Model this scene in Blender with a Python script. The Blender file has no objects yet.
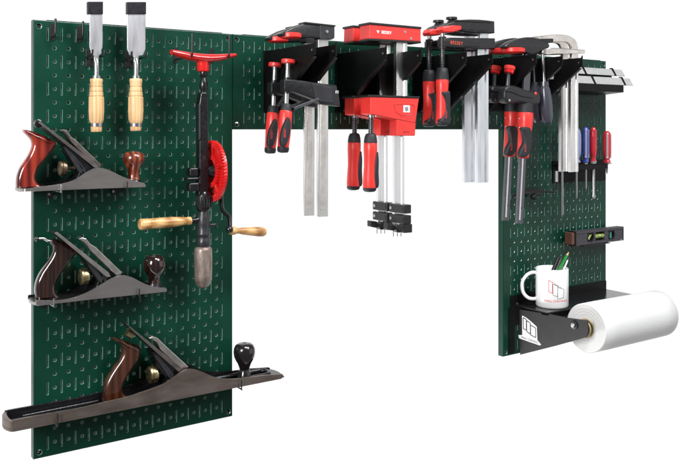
import bpy, bmesh, math, random
from math import sin, cos, tan, pi, sqrt, radians, atan2
from mathutils import Vector, Matrix
from mathutils.geometry import tessellate_polygon
random.seed(4)
S = 0.0254                                   # the scene is measured in inches: s along the board, w out from it, z up
CX, CY, F = 340.0, 129.12, 809.68
S0, W0, V0, YAW = -14.394, 61.216, 24.029, 0.5928
scene = bpy.context.scene
COL = scene.collection

def P(px, py, w):
    """where the sight line of a photo point meets the plane w inches in front of the board"""
    a = (px - CX) / F; dw = w - W0
    dx = -dw * (sin(YAW) + a * cos(YAW)) / (cos(YAW) - a * sin(YAW))
    Z = dx * sin(YAW) - dw * cos(YAW)
    return (S0 + dx, w, V0 + (CY - py) * Z / F)
def K(s, w):                                  # inches per photo pixel at that depth
    return ((s - S0) * sin(YAW) - (w - W0) * cos(YAW)) / F
def Kp(px, py, w):
    q = P(px, py, w); return K(q[0], w)
def W(p): return Vector((p[0], -p[1], p[2])) * S

# ------------------------------------------------------------------ materials
def mat(name, col, rough=0.5, metal=0.0, coat=0.0, bump=0.0, bscale=60.0, var=0.0, vscale=20.0, col2=None,
        stretch=(1, 1, 1), rvar=0.0, spec=0.5, trans=0.0, sss=0.0, wear=None):
    m = bpy.data.materials.new(name); m.use_nodes = True
    nt = m.node_tree; N = nt.nodes; L = nt.links
    b = N['Principled BSDF']
    b.inputs['Base Color'].default_value = (*col, 1); b.inputs['Roughness'].default_value = rough
    b.inputs['Metallic'].default_value = metal; b.inputs['Coat Weight'].default_value = coat
    b.inputs['Coat Roughness'].default_value = 0.08
    b.inputs['Specular IOR Level'].default_value = spec
    b.inputs['Transmission Weight'].default_value = trans
    if sss: b.inputs['Subsurface Weight'].default_value = sss; b.inputs['Subsurface Radius'].default_value = (.01, .01, .01)
    tc = N.new('ShaderNodeTexCoord'); mp = N.new('ShaderNodeMapping'); mp.inputs['Scale'].default_value = stretch
    L.new(tc.outputs['Object'], mp.inputs['Vector'])
    if var or col2:
        n = N.new('ShaderNodeTexNoise'); n.inputs['Scale'].default_value = vscale; n.inputs['Detail'].default_value = 6
        L.new(mp.outputs[0], n.inputs['Vector'])
        r = N.new('ShaderNodeValToRGB')
        c2 = col2 if col2 else tuple(max(0, c * (1 - var)) for c in col)
        c1 = col if col2 else tuple(min(1, c * (1 + var)) for c in col)
        r.color_ramp.elements[0].position = .35; r.color_ramp.elements[0].color = (*c2, 1)
        r.color_ramp.elements[1].position = .65; r.color_ramp.elements[1].color = (*c1, 1)
        L.new(n.outputs['Fac'], r.inputs['Fac']); L.new(r.outputs['Color'], b.inputs['Base Color'])
    if rvar:
        n = N.new('ShaderNodeTexNoise'); n.inputs['Scale'].default_value = vscale * 1.7; n.inputs['Detail'].default_value = 5
        L.new(mp.outputs[0], n.inputs['Vector'])
        q = N.new('ShaderNodeMapRange'); q.inputs['From Min'].default_value = .3; q.inputs['From Max'].default_value = .7
        q.inputs['To Min'].default_value = max(.02, rough - rvar); q.inputs['To Max'].default_value = min(1, rough + rvar)
        L.new(n.outputs['Fac'], q.inputs['Value']); L.new(q.outputs[0], b.inputs['Roughness'])
    if bump:
        n = N.new('ShaderNodeTexNoise'); n.inputs['Scale'].default_value = bscale; n.inputs['Detail'].default_value = 3
        L.new(mp.outputs[0], n.inputs['Vector'])
        u = N.new('ShaderNodeBump'); u.inputs['Strength'].default_value = bump; u.inputs['Distance'].default_value = 0.001
        L.new(n.outputs['Fac'], u.inputs['Height']); L.new(u.outputs[0], b.inputs['Normal'])
    return m
M = {}
M['green'] = mat('green_powder_coat', (.0034, .038, .0225), .30, bump=.2, bscale=600, var=.14, vscale=11, rvar=.07, spec=.24)
M['rim'] = mat('painted_glint_rim', (.13, .30, .24), .25, spec=.9, coat=.8)  # paler green than the coat: glint on the punched edges put into the colour
M['black'] = mat('black_powder_coat', (.0045, .0045, .005), .4, bump=.2, bscale=900, rvar=.06, vscale=40, spec=.16)
M['blackplastic'] = mat('black_plastic', (.007, .007, .008), .42, bump=.12, bscale=500, rvar=.08, vscale=60)
M['rubber'] = mat('soft_grip_rubber', (.012, .0125, .016), .6, bump=.25, bscale=900)
M['castiron'] = mat('black_enamelled_iron', (.006, .006, .0075), .3, bump=.2, bscale=260, rvar=.1, vscale=90, coat=.2)
M['greyiron'] = mat('painted_cast_iron', (.02, .0205, .024), .38, bump=.18, bscale=220, rvar=.1, vscale=80)
M['jaw'] = mat('dark_clamp_casting', (.0095, .0098, .0115), .38, bump=.12, bscale=420, rvar=.1, vscale=90)
M['red'] = mat('red_plastic', (.66, .034, .028), .36, bump=.06, bscale=400, var=.06, vscale=30, rvar=.06)
M['redpaint'] = mat('red_enamel', (.62, .012, .012), .24, bump=.25, bscale=200, rvar=.08, vscale=60, coat=.35)
M['steel'] = mat('bright_steel', (.80, .79, .78), .3, 1, bump=.05, bscale=300, stretch=(3, 3, .5), rvar=.04, vscale=22, var=.16)  # tone variation along the bars paints in uneven reflections
M['polished'] = mat('polished_steel', (.55, .55, .58), .3, 1, bump=.04, bscale=200, rvar=.03, vscale=30, stretch=(2, 2, .2))
M['alu'] = mat('anodised_aluminium', (.80, .83, .87), .34, 1, bump=.03, bscale=300, stretch=(3, 3, .5), rvar=.04, vscale=22, var=.12)  # as for the steel, reflections along the bar are put into the tone
M['darksteel'] = mat('dark_steel', (.13, .132, .145), .36, .9, bump=.15, bscale=240, rvar=.12, vscale=70, stretch=(1, 1, .4))
M['sidewall'] = mat('old_ground_iron', (.42, .395, .38), .32, .92, bump=.12, bscale=420, var=.05, vscale=40, stretch=(.4, 1, 2), rvar=.03)
M['rustwall'] = mat('tarnished_iron', (.27, .225, .20), .4, .85, bump=.15, bscale=380, col2=(.18, .14, .12), vscale=30, stretch=(.5, 1, 1.4), rvar=.06)
M['brownsteel'] = mat('tarnished_blade_steel', (.24, .21, .20), .38, .9, bump=.2, bscale=300, var=.25, vscale=60, rvar=.06)
M['nickel'] = mat('worn_nickel', (.78, .74, .69), .3, 1, bump=.06, bscale=200, var=.14, vscale=50, rvar=.05)
M['ironshade'] = mat('shaded_blade_steel', (.045, .04, .04), .4, .7, bump=.2, bscale=300, rvar=.06, vscale=60)  # plane blade steel with the shade of its underside in the colour
M['brass'] = mat('dull_brass', (.52, .44, .25), .34, 1, bump=.3, bscale=200, var=.2, vscale=90, rvar=.1)
M['darkbrass'] = mat('tarnished_brass', (.20, .15, .10), .42, .9, bump=.3, bscale=200, var=.3, vscale=90, rvar=.1)
M['wire'] = mat('black_hook_steel', (.02, .02, .021), .32, .3, rvar=.05, vscale=50)
M['zinc'] = mat('zinc_plate', (.45, .45, .46), .35, 1, rvar=.1, vscale=80)
M['white'] = mat('white_glaze', (.86, .86, .87), .12, coat=.4)
M['paper'] = mat('white_paper', (.80, .80, .80), .85, bump=.4, bscale=160, stretch=(.5, 1, 1))
M['core'] = mat('cardboard_core', (.46, .36, .19), .7, bump=.2, bscale=300, var=.15)
M['blade'] = mat('ground_blade_steel', (.80, .80, .83), .36, 1, bump=.05, bscale=260, rvar=.05, vscale=30, stretch=(2, 2, .3), var=.06)
M['palealu'] = mat('pale_rail_metal', (.88, .88, .89), .33, 1, rvar=.03, vscale=30, stretch=(4, 4, .1))
M['guard'] = mat('rubber_tip_guard', (.014, .013, .017), .4, bump=.35, bscale=150, var=.3, vscale=60, rvar=.1, spec=.3)
M['printred'] = mat('red_print', (.66, .05, .06), .4); M['printblack'] = mat('black_print', (.03, .03, .03), .4)
M['printwhite'] = mat('white_print', (.85, .85, .85), .5); M['orange'] = mat('orange_print', (.75, .09, .03), .5)
M['added_backing'] = mat('added_sheet_behind_holes', (.20, .24, .22), .8)  # for the added sheet that tones the view through the openings
def _transl(m, f):
    nt = m.node_tree; N = nt.nodes; L = nt.links; out = N['Material Output']; b = N['Principled BSDF']
    t = N.new('ShaderNodeBsdfTranslucent'); t.inputs['Color'].default_value = (.8, .85, .82, 1)
    x = N.new('ShaderNodeMixShader'); x.inputs[0].default_value = f
    L.new(b.outputs[0], x.inputs[1]); L.new(t.outputs[0], x.inputs[2]); L.new(x.outputs[0], out.inputs['Surface'])
_transl(M['added_backing'], .13)
_transl(M['paper'], .1)
def clear(name, col, t=.75):
    m = mat(name, col, .08, trans=t, coat=.5); m.node_tree.nodes['Principled BSDF'].inputs['IOR'].default_value = 1.45; return m
M['blueclear'] = clear('clear_blue_acetate', (.10, .14, .62), .45); M['paleblue'] = clear('pale_blue_acetate', (.42, .47, .80), .5)
M['redclear'] = clear('clear_red_acetate', (.70, .03, .05), .35); M['glass'] = clear('clear_acetate', (.86, .86, .90), .7)
M['vial'] = clear('green_vial', (.30, .42, .07), .3); M['vialdark'] = mat('dark_green_vial', (.03, .16, .13), .12, coat=.5)
M['green_pen'] = mat('green_pencil', (.015, .22, .03), .3); M['pencil_wood'] = mat('pencil_wood', (.62, .40, .2), .6)
def woodmat(name, c1, c2, c3, rough, coat, axis, scale=1.0, dist=4.0):
    """long grain along one axis: streaks of stretched noise plus rings"""
    m = bpy.data.materials.new(name); m.use_nodes = True; nt = m.node_tree; N = nt.nodes; L = nt.links; b = N['Principled BSDF']
    tc = N.new('ShaderNodeTexCoord'); mp = N.new('ShaderNodeMapping')
    st = [70 * scale] * 3; st[axis] = 9 * scale; mp.inputs['Scale'].default_value = st
    oi = N.new('ShaderNodeObjectInfo'); ad = N.new('ShaderNodeVectorMath'); ad.operation = 'ADD'
    L.new(tc.outputs['Object'], ad.inputs[0]); L.new(oi.outputs['Random'], ad.inputs[1]); L.new(ad.outputs[0], mp.inputs['Vector'])
    n = N.new('ShaderNodeTexNoise'); n.inputs['Scale'].default_value = 1.6; n.inputs['Detail'].default_value = 7; n.inputs['Distortion'].default_value = .6
    L.new(mp.outputs[0], n.inputs['Vector'])
    wv = N.new('ShaderNodeTexWave'); wv.inputs['Scale'].default_value = .9; wv.inputs['Distortion'].default_value = dist; wv.inputs['Detail'].default_value = 3
    L.new(mp.outputs[0], wv.inputs['Vector'])
    mx = N.new('ShaderNodeMath'); mx.operation = 'MULTIPLY_ADD'; mx.inputs[1].default_value = .35
    L.new(wv.outputs['Fac'], mx.inputs[0]); L.new(n.outputs['Fac'], mx.inputs[2])
    r = N.new('ShaderNodeValToRGB'); e = r.color_ramp.elements
    e[0].position = .42; e[0].color = (*c1, 1); e[1].position = .9; e[1].color = (*c3, 1)
    k = e.new(.64); k.color = (*c2, 1)
    L.new(mx.outputs[0], r.inputs['Fac']); L.new(r.outputs[0], b.inputs['Base Color'])
    b.inputs['Roughness'].default_value = rough; b.inputs['Coat Weight'].default_value = coat; b.inputs['Coat Roughness'].default_value = .07
    u = N.new('ShaderNodeBump'); u.inputs['Strength'].default_value = .15; u.inputs['Distance'].default_value = .0006
    L.new(mx.outputs[0], u.inputs['Height']); L.new(u.outputs[0], b.inputs['Normal'])
    return m
M['beech'] = woodmat('pale_beech_wood', (.52, .31, .135), (.64, .41, .20), (.70, .47, .25), .5, .05, 2, .8, 1.5)
M['oldwood'] = woodmat('old_golden_wood', (.27, .12, .035), (.46, .25, .085), (.62, .40, .17), .45, .15, 0, 1.2, 4)
M['rosewood'] = woodmat('red_varnished_rosewood', (.045, .004, .003), (.16, .012, .008), (.27, .028, .012), .2, .9, 2, .3, 2)
M['rosewoodknob'] = woodmat('worn_rosewood', (.05, .009, .006), (.10, .019, .010), (.24, .06, .025), .25, .7, 2, .5, 1)
M['darkwood'] = woodmat('near_black_varnished_wood', (.006, .003, .003), (.013, .006, .004), (.03, .009, .006), .14, 1.0, 2, .6, 5)
M['walnut'] = woodmat('dark_brown_oiled_wood', (.016, .005, .003), (.038, .011, .005), (.065, .02, .008), .25, .8, 2, .35, 2)
M['ebony'] = mat('ebonised_wood', (.010, .008, .009), .2, coat=.6, bump=.12, bscale=120, rvar=.08, vscale=60)
M['tip'] = mat('level_end_cap', (.10, .042, .03), .4, bump=.2, bscale=300, var=.15)
M['levelbody'] = mat('charcoal_level_body', (.04, .037, .045), .5, bump=.35, bscale=700, var=.15, vscale=70)
M['strip'] = mat('brushed_light_metal', (.50, .50, .50), .42, .35, bump=.2, bscale=500, rvar=.1, vscale=60, stretch=(1, 1, 3), var=.05)

# ------------------------------------------------------------------ building helpers
ORG = {}
class B:
    def __init__(s): s.bm = bmesh.new()
    def v(s, p): return s.bm.verts.new(W(p))
    def face(s, vs):
        try: return s.bm.faces.new(vs)
        except ValueError: return None
    def loops(s, rings, closed=True, cap0=True, cap1=True):
        R = [[s.v(p) for p in r] for r in rings]; n = len(R[0])
        for a, b in zip(R, R[1:]):
            for i in range(n if closed else n - 1):
                j = (i + 1) % n; s.face([a[i], a[j], b[j], b[i]])
        if cap0: s.face(list(reversed(R[0])))
        if cap1: s.face(R[-1])
        return s
    def prism(s, pts, w0, w1):                 # pts (s, z)
        return s.loops([[(p[0], w1, p[1]) for p in pts], [(p[0], w0, p[1]) for p in pts]])
    def prism_px(s, pts, w0, w1):              # outline traced on its own front plane w0, real thickness w0-w1
        return s.prism([(q[0], q[2]) for q in (P(x, y, w0) for x, y in pts)], w0, w1)
    def plan(s, pts, z0, z1):                  # pts (s, w)
        return s.loops([[(p[0], p[1], z0) for p in pts], [(p[0], p[1], z1) for p in pts]])
    def cross(s, pts, s0, s1):                 # pts (w, z) extruded along the board
        return s.loops([[(s0, p[0], p[1]) for p in pts], [(s1, p[0], p[1]) for p in pts]])
    def box(s, s0, s1, w0, w1, z0, z1):
        return s.loops([[(s0, w0, z), (s1, w0, z), (s1, w1, z), (s0, w1, z)] for z in (z0, z1)])
    def sweep(s, pts, rad, n=20, flat=1.0, flatdir=(0, 1, 0), caps=True, round_ends=False):
        """rings of given radii along a path; flat squeezes the ring along flatdir"""
        V = [Vector(p) for p in pts]
        if not isinstance(rad, (list, tuple)): rad = [rad] * len(V)
        rings = []; up = None; fd = Vector(flatdir).normalized()
        straight = (V[-1] - V[0]).length > 0 and all(((v - V[0]).cross(V[-1] - V[0])).length < 1e-4 * (V[-1] - V[0]).length + 1e-5 for v in V)
        for i, v in enumerate(V):
            if straight: t = (V[-1] - V[0]).normalized()
            else: t = (V[min(i + 1, len(V) - 1)] - V[max(i - 1, 0)]).normalized()
            if up is None:
                up = fd if abs(fd.dot(t)) < .9 else Vector((1, 0, 0))
            a = (up - t * up.dot(t)).normalized(); up = a; b = t.cross(a)
            rings.append([tuple(v + a * (cos(2 * pi * k / n) * rad[i] * flat) + b * (sin(2 * pi * k / n) * rad[i])) for k in range(n)])
        return s.loops(rings, True, caps, caps)
    def lathe_px(s, x0, pts, w, n=28, x1=None, flat=1.0):
        """a turned upright piece: pts (y_px, radius_px), axis at x0 (x1 at its foot)"""
        ys = [p[0] for p in pts]; x1 = x0 if x1 is None else x1
        P3 = []; R = []
        for y, r in pts:
            x = x0 + (x1 - x0) * ((y - ys[0]) / (ys[-1] - ys[0]))
            q = P(x, y, w); P3.append(q); R.append(r * K(q[0], w))
        return s.sweep(P3, R, n, flat=flat)
    def ball(s, c, r, n=16):
        rr = []; pp = []
        for i in range(1, 10):
            a = -pi / 2 + pi * i / 10; pp.append((c[0], c[1], c[2] + r * sin(a))); rr.append(r * cos(a))
        return s.sweep(pp, rr, n)
    def build(s, name, m, parent=None, bev=0.0, smooth=True, seg=2, ang=40, clean=True):
        if clean: bmesh.ops.remove_doubles(s.bm, verts=s.bm.verts, dist=1e-6)
        bmesh.ops.recalc_face_normals(s.bm, faces=s.bm.faces)
        big = [f for f in s.bm.faces if len(f.verts) > 24 and smooth]
        if big: bmesh.ops.triangulate(s.bm, faces=big)
        me = bpy.data.meshes.new(name); o = bpy.data.objects.new(name, me); COL.objects.link(o)
        org = ORG[parent.name] if parent else None
        if org is None:
            zs = min(v.co.z for v in s.bm.verts); xs = [v.co.x for v in s.bm.verts]; ys = [v.co.y for v in s.bm.verts]
            org = Vector(((min(xs) + max(xs)) / 2, (min(ys) + max(ys)) / 2, zs)); o.location = org
        for v in s.bm.verts: v.co -= org
        s.bm.to_mesh(me); s.bm.free(); ORG[o.name] = org
        me.materials.append(M[m] if isinstance(m, str) else m)
        if parent: o.parent = parent
        if smooth:
            for p in me.polygons: p.use_smooth = True
            if not bev: me.set_sharp_from_angle(angle=radians(ang))
        if bev:
            md = o.modifiers.new('edges', 'BEVEL'); md.width = bev * S; md.segments = seg; md.limit_method = 'ANGLE'
            md.angle_limit = radians(35); md.harden_normals = True
        return o
def tag(o, label=None, cat=None, group=None, kind=None):
    if label: o['label'] = label
    if cat: o['category'] = cat
    if group: o['group'] = group
    if kind: o['kind'] = kind
    return o
def thing(name, label, cat, at, group=None):
    o = bpy.data.objects.new(name, None); COL.objects.link(o); o.empty_display_size = .02
    o.location = W(at); ORG[o.name] = W(at); return tag(o, label, cat, group)
def dup(root, d, label, dz_map=None):
    c = root.copy(); COL.objects.link(c); c.location = root.location + W(d); c['label'] = label
    ORG[c.name] = ORG[root.name] + W(d)
    for ch in list(root.children):
        k = ch.copy(); COL.objects.link(k); k.parent = c
        for g in list(ch.children):
            q = g.copy(); COL.objects.link(q); q.parent = k
    return c
def cat_spline(pts, n=6, closed=True):
    out = []; L_ = len(pts)
    g = (lambda i: pts[i % L_]) if closed else (lambda i: pts[max(0, min(L_ - 1, i))])
    for i in range(L_ if closed else L_ - 1):
        p0, p1, p2, p3 = g(i - 1), g(i), g(i + 1), g(i + 2)
        for k in range(n):
            t = k / n
            out.append(tuple(.5 * (2 * p1[j] + (p2[j] - p0[j]) * t + (2 * p0[j] - 5 * p1[j] + 4 * p2[j] - p3[j]) * t * t + (3 * p1[j] - p0[j] - 3 * p2[j] + p3[j]) * t ** 3) for j in range(len(p1))))
    if not closed: out.append(pts[-1])
    return out
def pillow(b, pts_px, wf, wb, r, steps=5, n=5, spl=True):
    """a thick shape with rounded rims, outline traced at its middle plane; narrow places get a tighter rim"""
    wm = (wf + wb) / 2
    pts = cat_spline(pts_px, n) if spl else pts_px
    Q = [(q[0], q[2]) for q in (P(x, y, wm) for x, y in pts)]; N_ = len(Q)
    A = sum(Q[i][0] * Q[(i + 1) % N_][1] - Q[(i + 1) % N_][0] * Q[i][1] for i in range(N_)); sg = 1 if A > 0 else -1
    st = 2 if spl else 1; nr = []
    for i in range(N_):
        a = Q[i - st]; c = Q[(i + st) % N_]
        tx, tz = c[0] - a[0], c[1] - a[1]; l = sqrt(tx * tx + tz * tz) or 1
        nr.append((-sg * tz / l, sg * tx / l))
    lim = []
    for i in range(N_):                          # half the local width, found along the inward normal
        best = 1e9; ox, oz = Q[i]; dx, dz = nr[i]
        for k in range(N_):
            if k in (i, (i - 1) % N_): continue
            ax, az = Q[k]; ex, ez = Q[(k + 1) % N_][0] - ax, Q[(k + 1) % N_][1] - az
            det = dx * (-ez) + dz * ex
            if abs(det) < 1e-9: continue
            t = ((ax - ox) * (-ez) + (az - oz) * ex) / det; u = (dx * (az - oz) - dz * (ax - ox)) / det
            if t > .02 and 0 <= u <= 1: best = min(best, t)
        lim.append(min(r, best * .44))
    if spl:
        for i in range(N_):                      # never rounder than the outline itself turns
            a, p_, c = Q[i - 2], Q[i], Q[(i + 2) % N_]
            cr = (p_[0] - a[0]) * (c[1] - p_[1]) - (p_[1] - a[1]) * (c[0] - p_[0])
            la, lc, ld = math.dist(a, p_), math.dist(p_, c), math.dist(a, c)
            if cr * sg > 1e-9: lim[i] = min(lim[i], .75 * la * lc * ld / (2 * abs(cr)))
        for _ in range(2):
            for i in list(range(N_)) + list(range(N_ - 1, -1, -1)):
                for j in ((i - 1) % N_, (i + 1) % N_): lim[i] = min(lim[i], lim[j] + .55 * math.dist(Q[i], Q[j]))
    def ring(k):
        a = pi / 2 * k / steps
        return [(Q[i][0] + nr[i][0] * lim[i] * (1 - sin(a)), wb + r * (1 - cos(a)) , Q[i][1] + nr[i][1] * lim[i] * (1 - sin(a))) for i in range(N_)]
    back = [ring(k) for k in range(steps + 1)]
    front = [[(p[0], wf + wb - p[1], p[2]) for p in rg] for rg in reversed(back)]
    rings = [[b.v(p) for p in rg] for rg in back + front]
    for u_, v_ in zip(rings, rings[1:]):
        for i in range(N_): j = (i + 1) % N_; b.face([u_[i], u_[j], v_[j], v_[i]])
    for t in tessellate_polygon([[Vector((q[0], q[1], 0)) for q in Q]]):
        b.face([rings[0][k] for k in t]); b.face([rings[-1][k] for k in t])
    return b
def text_part(name, txt, m, parent, org, ud, vd, height, thick=0.012, spacing=1.0, bold=0.0, align='CENTER', mapper=None):
    cu = bpy.data.curves.new('lettering', 'FONT'); cu.body = txt; cu.size = 1; cu.align_x = align; cu.align_y = 'CENTER'
    cu.space_character = spacing; cu.offset = bold; cu.resolution_u = 3
    t = bpy.data.objects.new('lettering', cu); COL.objects.link(t); bpy.context.view_layer.update()
    me = t.to_mesh(); ud = Vector(ud).normalized(); vd = Vector(vd).normalized(); org = Vector(org)
    b = B(); nv = ud.cross(vd).normalized()
    vs = []
    for v in me.vertices:
        x, y = v.co.x * height, v.co.y * height
        vs.append(b.v(mapper(x, y) if mapper else tuple(org + ud * x + vd * y)))
    for p in me.polygons: b.face([vs[i] for i in p.vertices])
    t.to_mesh_clear(); bpy.data.objects.remove(t); bpy.data.curves.remove(cu)
    return b.build(name, m, parent, smooth=False, clean=False)

# ------------------------------------------------------------------ pegboard panels
def panel(s0, s1, z0, z1, nc, label):
    root = thing('pegboard_panel', label, 'pegboard', ((s0 + s1) / 2, 0, z0), 'green pegboard panels')
    p = (s1 - s0) / nc; nr = round(z1 - z0); T = .05; e = .07
    b = B()
    def quad(a0, a1, c0, c1): b.face([b.v((a0, 0, c0)), b.v((a1, 0, c0)), b.v((a1, 0, c1)), b.v((a0, 0, c1))])
    def cell(x0, x1, y0, y1, loop):
        """one rectangle with one opening; loop starts at its lowest point and runs anticlockwise"""
        n = len(loop); h = n // 2; cx = loop[0][0]
        mx_, my_ = sum(p_[0] for p_ in loop) / n, sum(p_[1] for p_ in loop) / n
        R = [b.v((x + .022 * (1 if x > mx_ + .001 else -1 if x < mx_ - .001 else 0), 0, y + .022 * (y - my_) / (abs(y - my_) + .03))) for x, y in loop]; C_ = [b.v((x, -.03, y)) for x, y in loop]; D = [b.v((x, -T, y)) for x, y in loop]
        bo, to = b.v((cx, 0, y0)), b.v((cx, 0, y1))
        b.face([bo, b.v((x1, 0, y0)), b.v((x1, 0, y1)), to] + [R[i] for i in range(h, -1, -1)])
        b.face([bo] + [R[0]] + [R[i] for i in range(n - 1, h - 1, -1)] + [to, b.v((x0, 0, y1)), b.v((x0, 0, y0))])
        for i in range(n):
            b.face([R[i], R[(i + 1) % n], C_[(i + 1) % n], C_[i]]); b.face([C_[i], C_[(i + 1) % n], D[(i + 1) % n], D[i]])
    def circ(cx, cy, r, n=12): return [(cx + r * sin(2 * pi * i / n), cy - r * cos(2 * pi * i / n)) for i in range(n)]
    def slot(cx, cy, hw, hl):
        return [(cx, cy - hl), (cx + hw, cy - hl + hw * .6), (cx + hw, cy + hl - hw * .6), (cx, cy + hl), (cx - hw, cy + hl - hw * .6), (cx - hw, cy - hl + hw * .6)]
    for i in range(1, nc):
        x = s0 + i * p
        for r in range(1, nr, 2):
            lo = z0 + r - 1 + (e if r == 1 else 0); hi = z0 + r + 1 - (e if r == nr - 1 else 0)
            cell(x - p / 4, x + p / 4, lo, hi, slot(x, z0 + r, .05, .47))
    for i in range(1, nc - 1):
        x = s0 + (i + .5) * p
        for r in range(1, nr): cell(x - p / 4, x + p / 4, z0 + r - .5, z0 + r + .5, circ(x, z0 + r, .122))
        quad(x - p / 4, x + p / 4, z0 + e, z0 + .5); quad(x - p / 4, x + p / 4, z1 - .5, z1 - e)
    for a0, a1, cx in ((s0 + e, s0 + .75 * p, s0 + .4), (s1 - .75 * p, s1 - e, s1 - .4)):
        for c0, c1, cy in ((z0 + e, z0 + .9, z0 + .45), (z1 - .9, z1 - e, z1 - .45)): cell(a0, a1, c0, c1, circ(cx, cy, .19, 16))
        quad(a0, a1, z0 + .9, z1 - .9)
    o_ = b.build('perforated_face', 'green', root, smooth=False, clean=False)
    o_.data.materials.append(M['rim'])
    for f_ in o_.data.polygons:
        if abs(f_.normal.y) < .985: f_.material_index = 1  # tilted edges of the openings take the painted glint colour
    f = B(); rings = []
    for off, w in ((e, 0), (.02, -.02), (0, -.07), (0, -.72), (.35, -.72)):
        a0, a1, c0, c1 = s0 + off, s1 - off, z0 + off, z1 - off
        rings.append([(a0, w, c0), (a1, w, c0), (a1, w, c1), (a0, w, c1)])
    f.loops(rings, True, False, False).build('folded_flange', 'green', root, smooth=False)
    k = B(); k.box(s0 + .8, s1 - .62, -.62, -.58, z0 + .04, z1 - .04); k.box(s0 + .04, s0 + .795, -.62, -.58, z0 + .8, z1 - .8); k.box(s1 - .615, s1 - .04, -.62, -.58, z0 + .66, z1 - .7); k.build('added_backing_sheet', 'added_backing', root, smooth=False)  # added sheet, no panel part; sets how bright the holes and slots look
    t_ = B(); t_.box(s0 + .95, s1 - .95, -.5, -.03, z1 - .03, z1 + .05); t_.build('top_lip', 'green', root, bev=.015)
    for cx in (s0 + .4, s1 - .4):
        for cz in (z0 + .45, z1 - .45):
            g = B(); g.sweep([(cx, -.30, cz - .06), (cx, -.08, cz - .06), (cx, -.02, cz - .06)], [.15, .15, .09], 14); g.build('mounting_screw', 'wire', root)
    return root
SL, SR = P(503.2, 200, 0)[0], P(606, 200, 0)[0]
panel(0, 16, 0, 32, 16, 'tall green pegboard on the left, behind the hand planes, chisels and hand drill')
panel(16.02, SL - .02, 24, 32, 32, 'short wide green pegboard across the top, behind the bar clamps')
panel(SL, SR, 0, 32, 16, 'tall green pegboard on the right, behind the screwdrivers, level and mug')

# ------------------------------------------------------------------ hooks
def jhook(px, py, wtip, tipz, label, group, kind='long'):
    """base plate seen at (px, py) on the board, rod running straight out, tip turned up"""
    s, _, z = P(px, py, 0)
    r = thing('peg_hook', label, 'hook', (s, 0, z - .5), group)
    b = B(); b.loops([[(s + .2 * cos(a), w, z + .2 * sin(a) + (.45 if sin(a) > 0 else -.45)) for a in [2 * pi * k / 16 for k in range(16)]] for w in (.01, .07)])
    b.build('hook_plate', 'wire', r, bev=.015)
    b = B(); zz = z - .35
    pts = [(s, .05, zz), (s, wtip - .3, zz), (s, wtip - .08, zz + .06), (s, wtip, zz + .28), (s, wtip + .04, zz + tipz)]
    b.sweep(cat_spline(pts, 4, False), .085, 10); b.build('hook_rod', 'wire', r)
    return r
jhook(52.5, 32, .8, 1.25, 'empty black hook at the top left corner of the tall left board', 'empty hooks')
jhook(79, 34, 1.0, 1.2, 'empty black hook half hidden behind the left chisel blade near the board top', 'empty hooks')
jhook(175.4, 55, 3.3, 1.75, 'black hook carrying the left end of the red drill breastplate', 'hooks under the drill breastplate')
jhook(211.4, 55.6, 3.3, 1.75, 'black hook carrying the right end of the red drill breastplate', 'hooks under the drill breastplate')
def planehook(px, w, z, label, ln=2.95, up=.45, m='wire'):
    s = P(px, 200, w)[0]
    r = thing('peg_hook', label, 'hook', (s, 0, z - .6), 'hooks carrying the hand planes')
    b = B(); b.box(s - .2, s + .2, .01, .07, z - .75, z + .1); b.build('hook_plate', 'wire', r, bev=.02)
    b = B(); pts = [(s, .05, z - .12), (s, ln - .12, z - .12), (s, ln, z - .1), (s, ln + .04, z + up * .3), (s, ln + .04, z + up)]
    b.sweep(cat_spline(pts, 4, False), .055, 10); b.build('hook_rod', m, r)
    b = B(); b.sweep([(s - .12, .09, z - .45), (s - .12, .2, z - .45)], .1, 10); b.build('screw_head', 'zinc', r)

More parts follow.
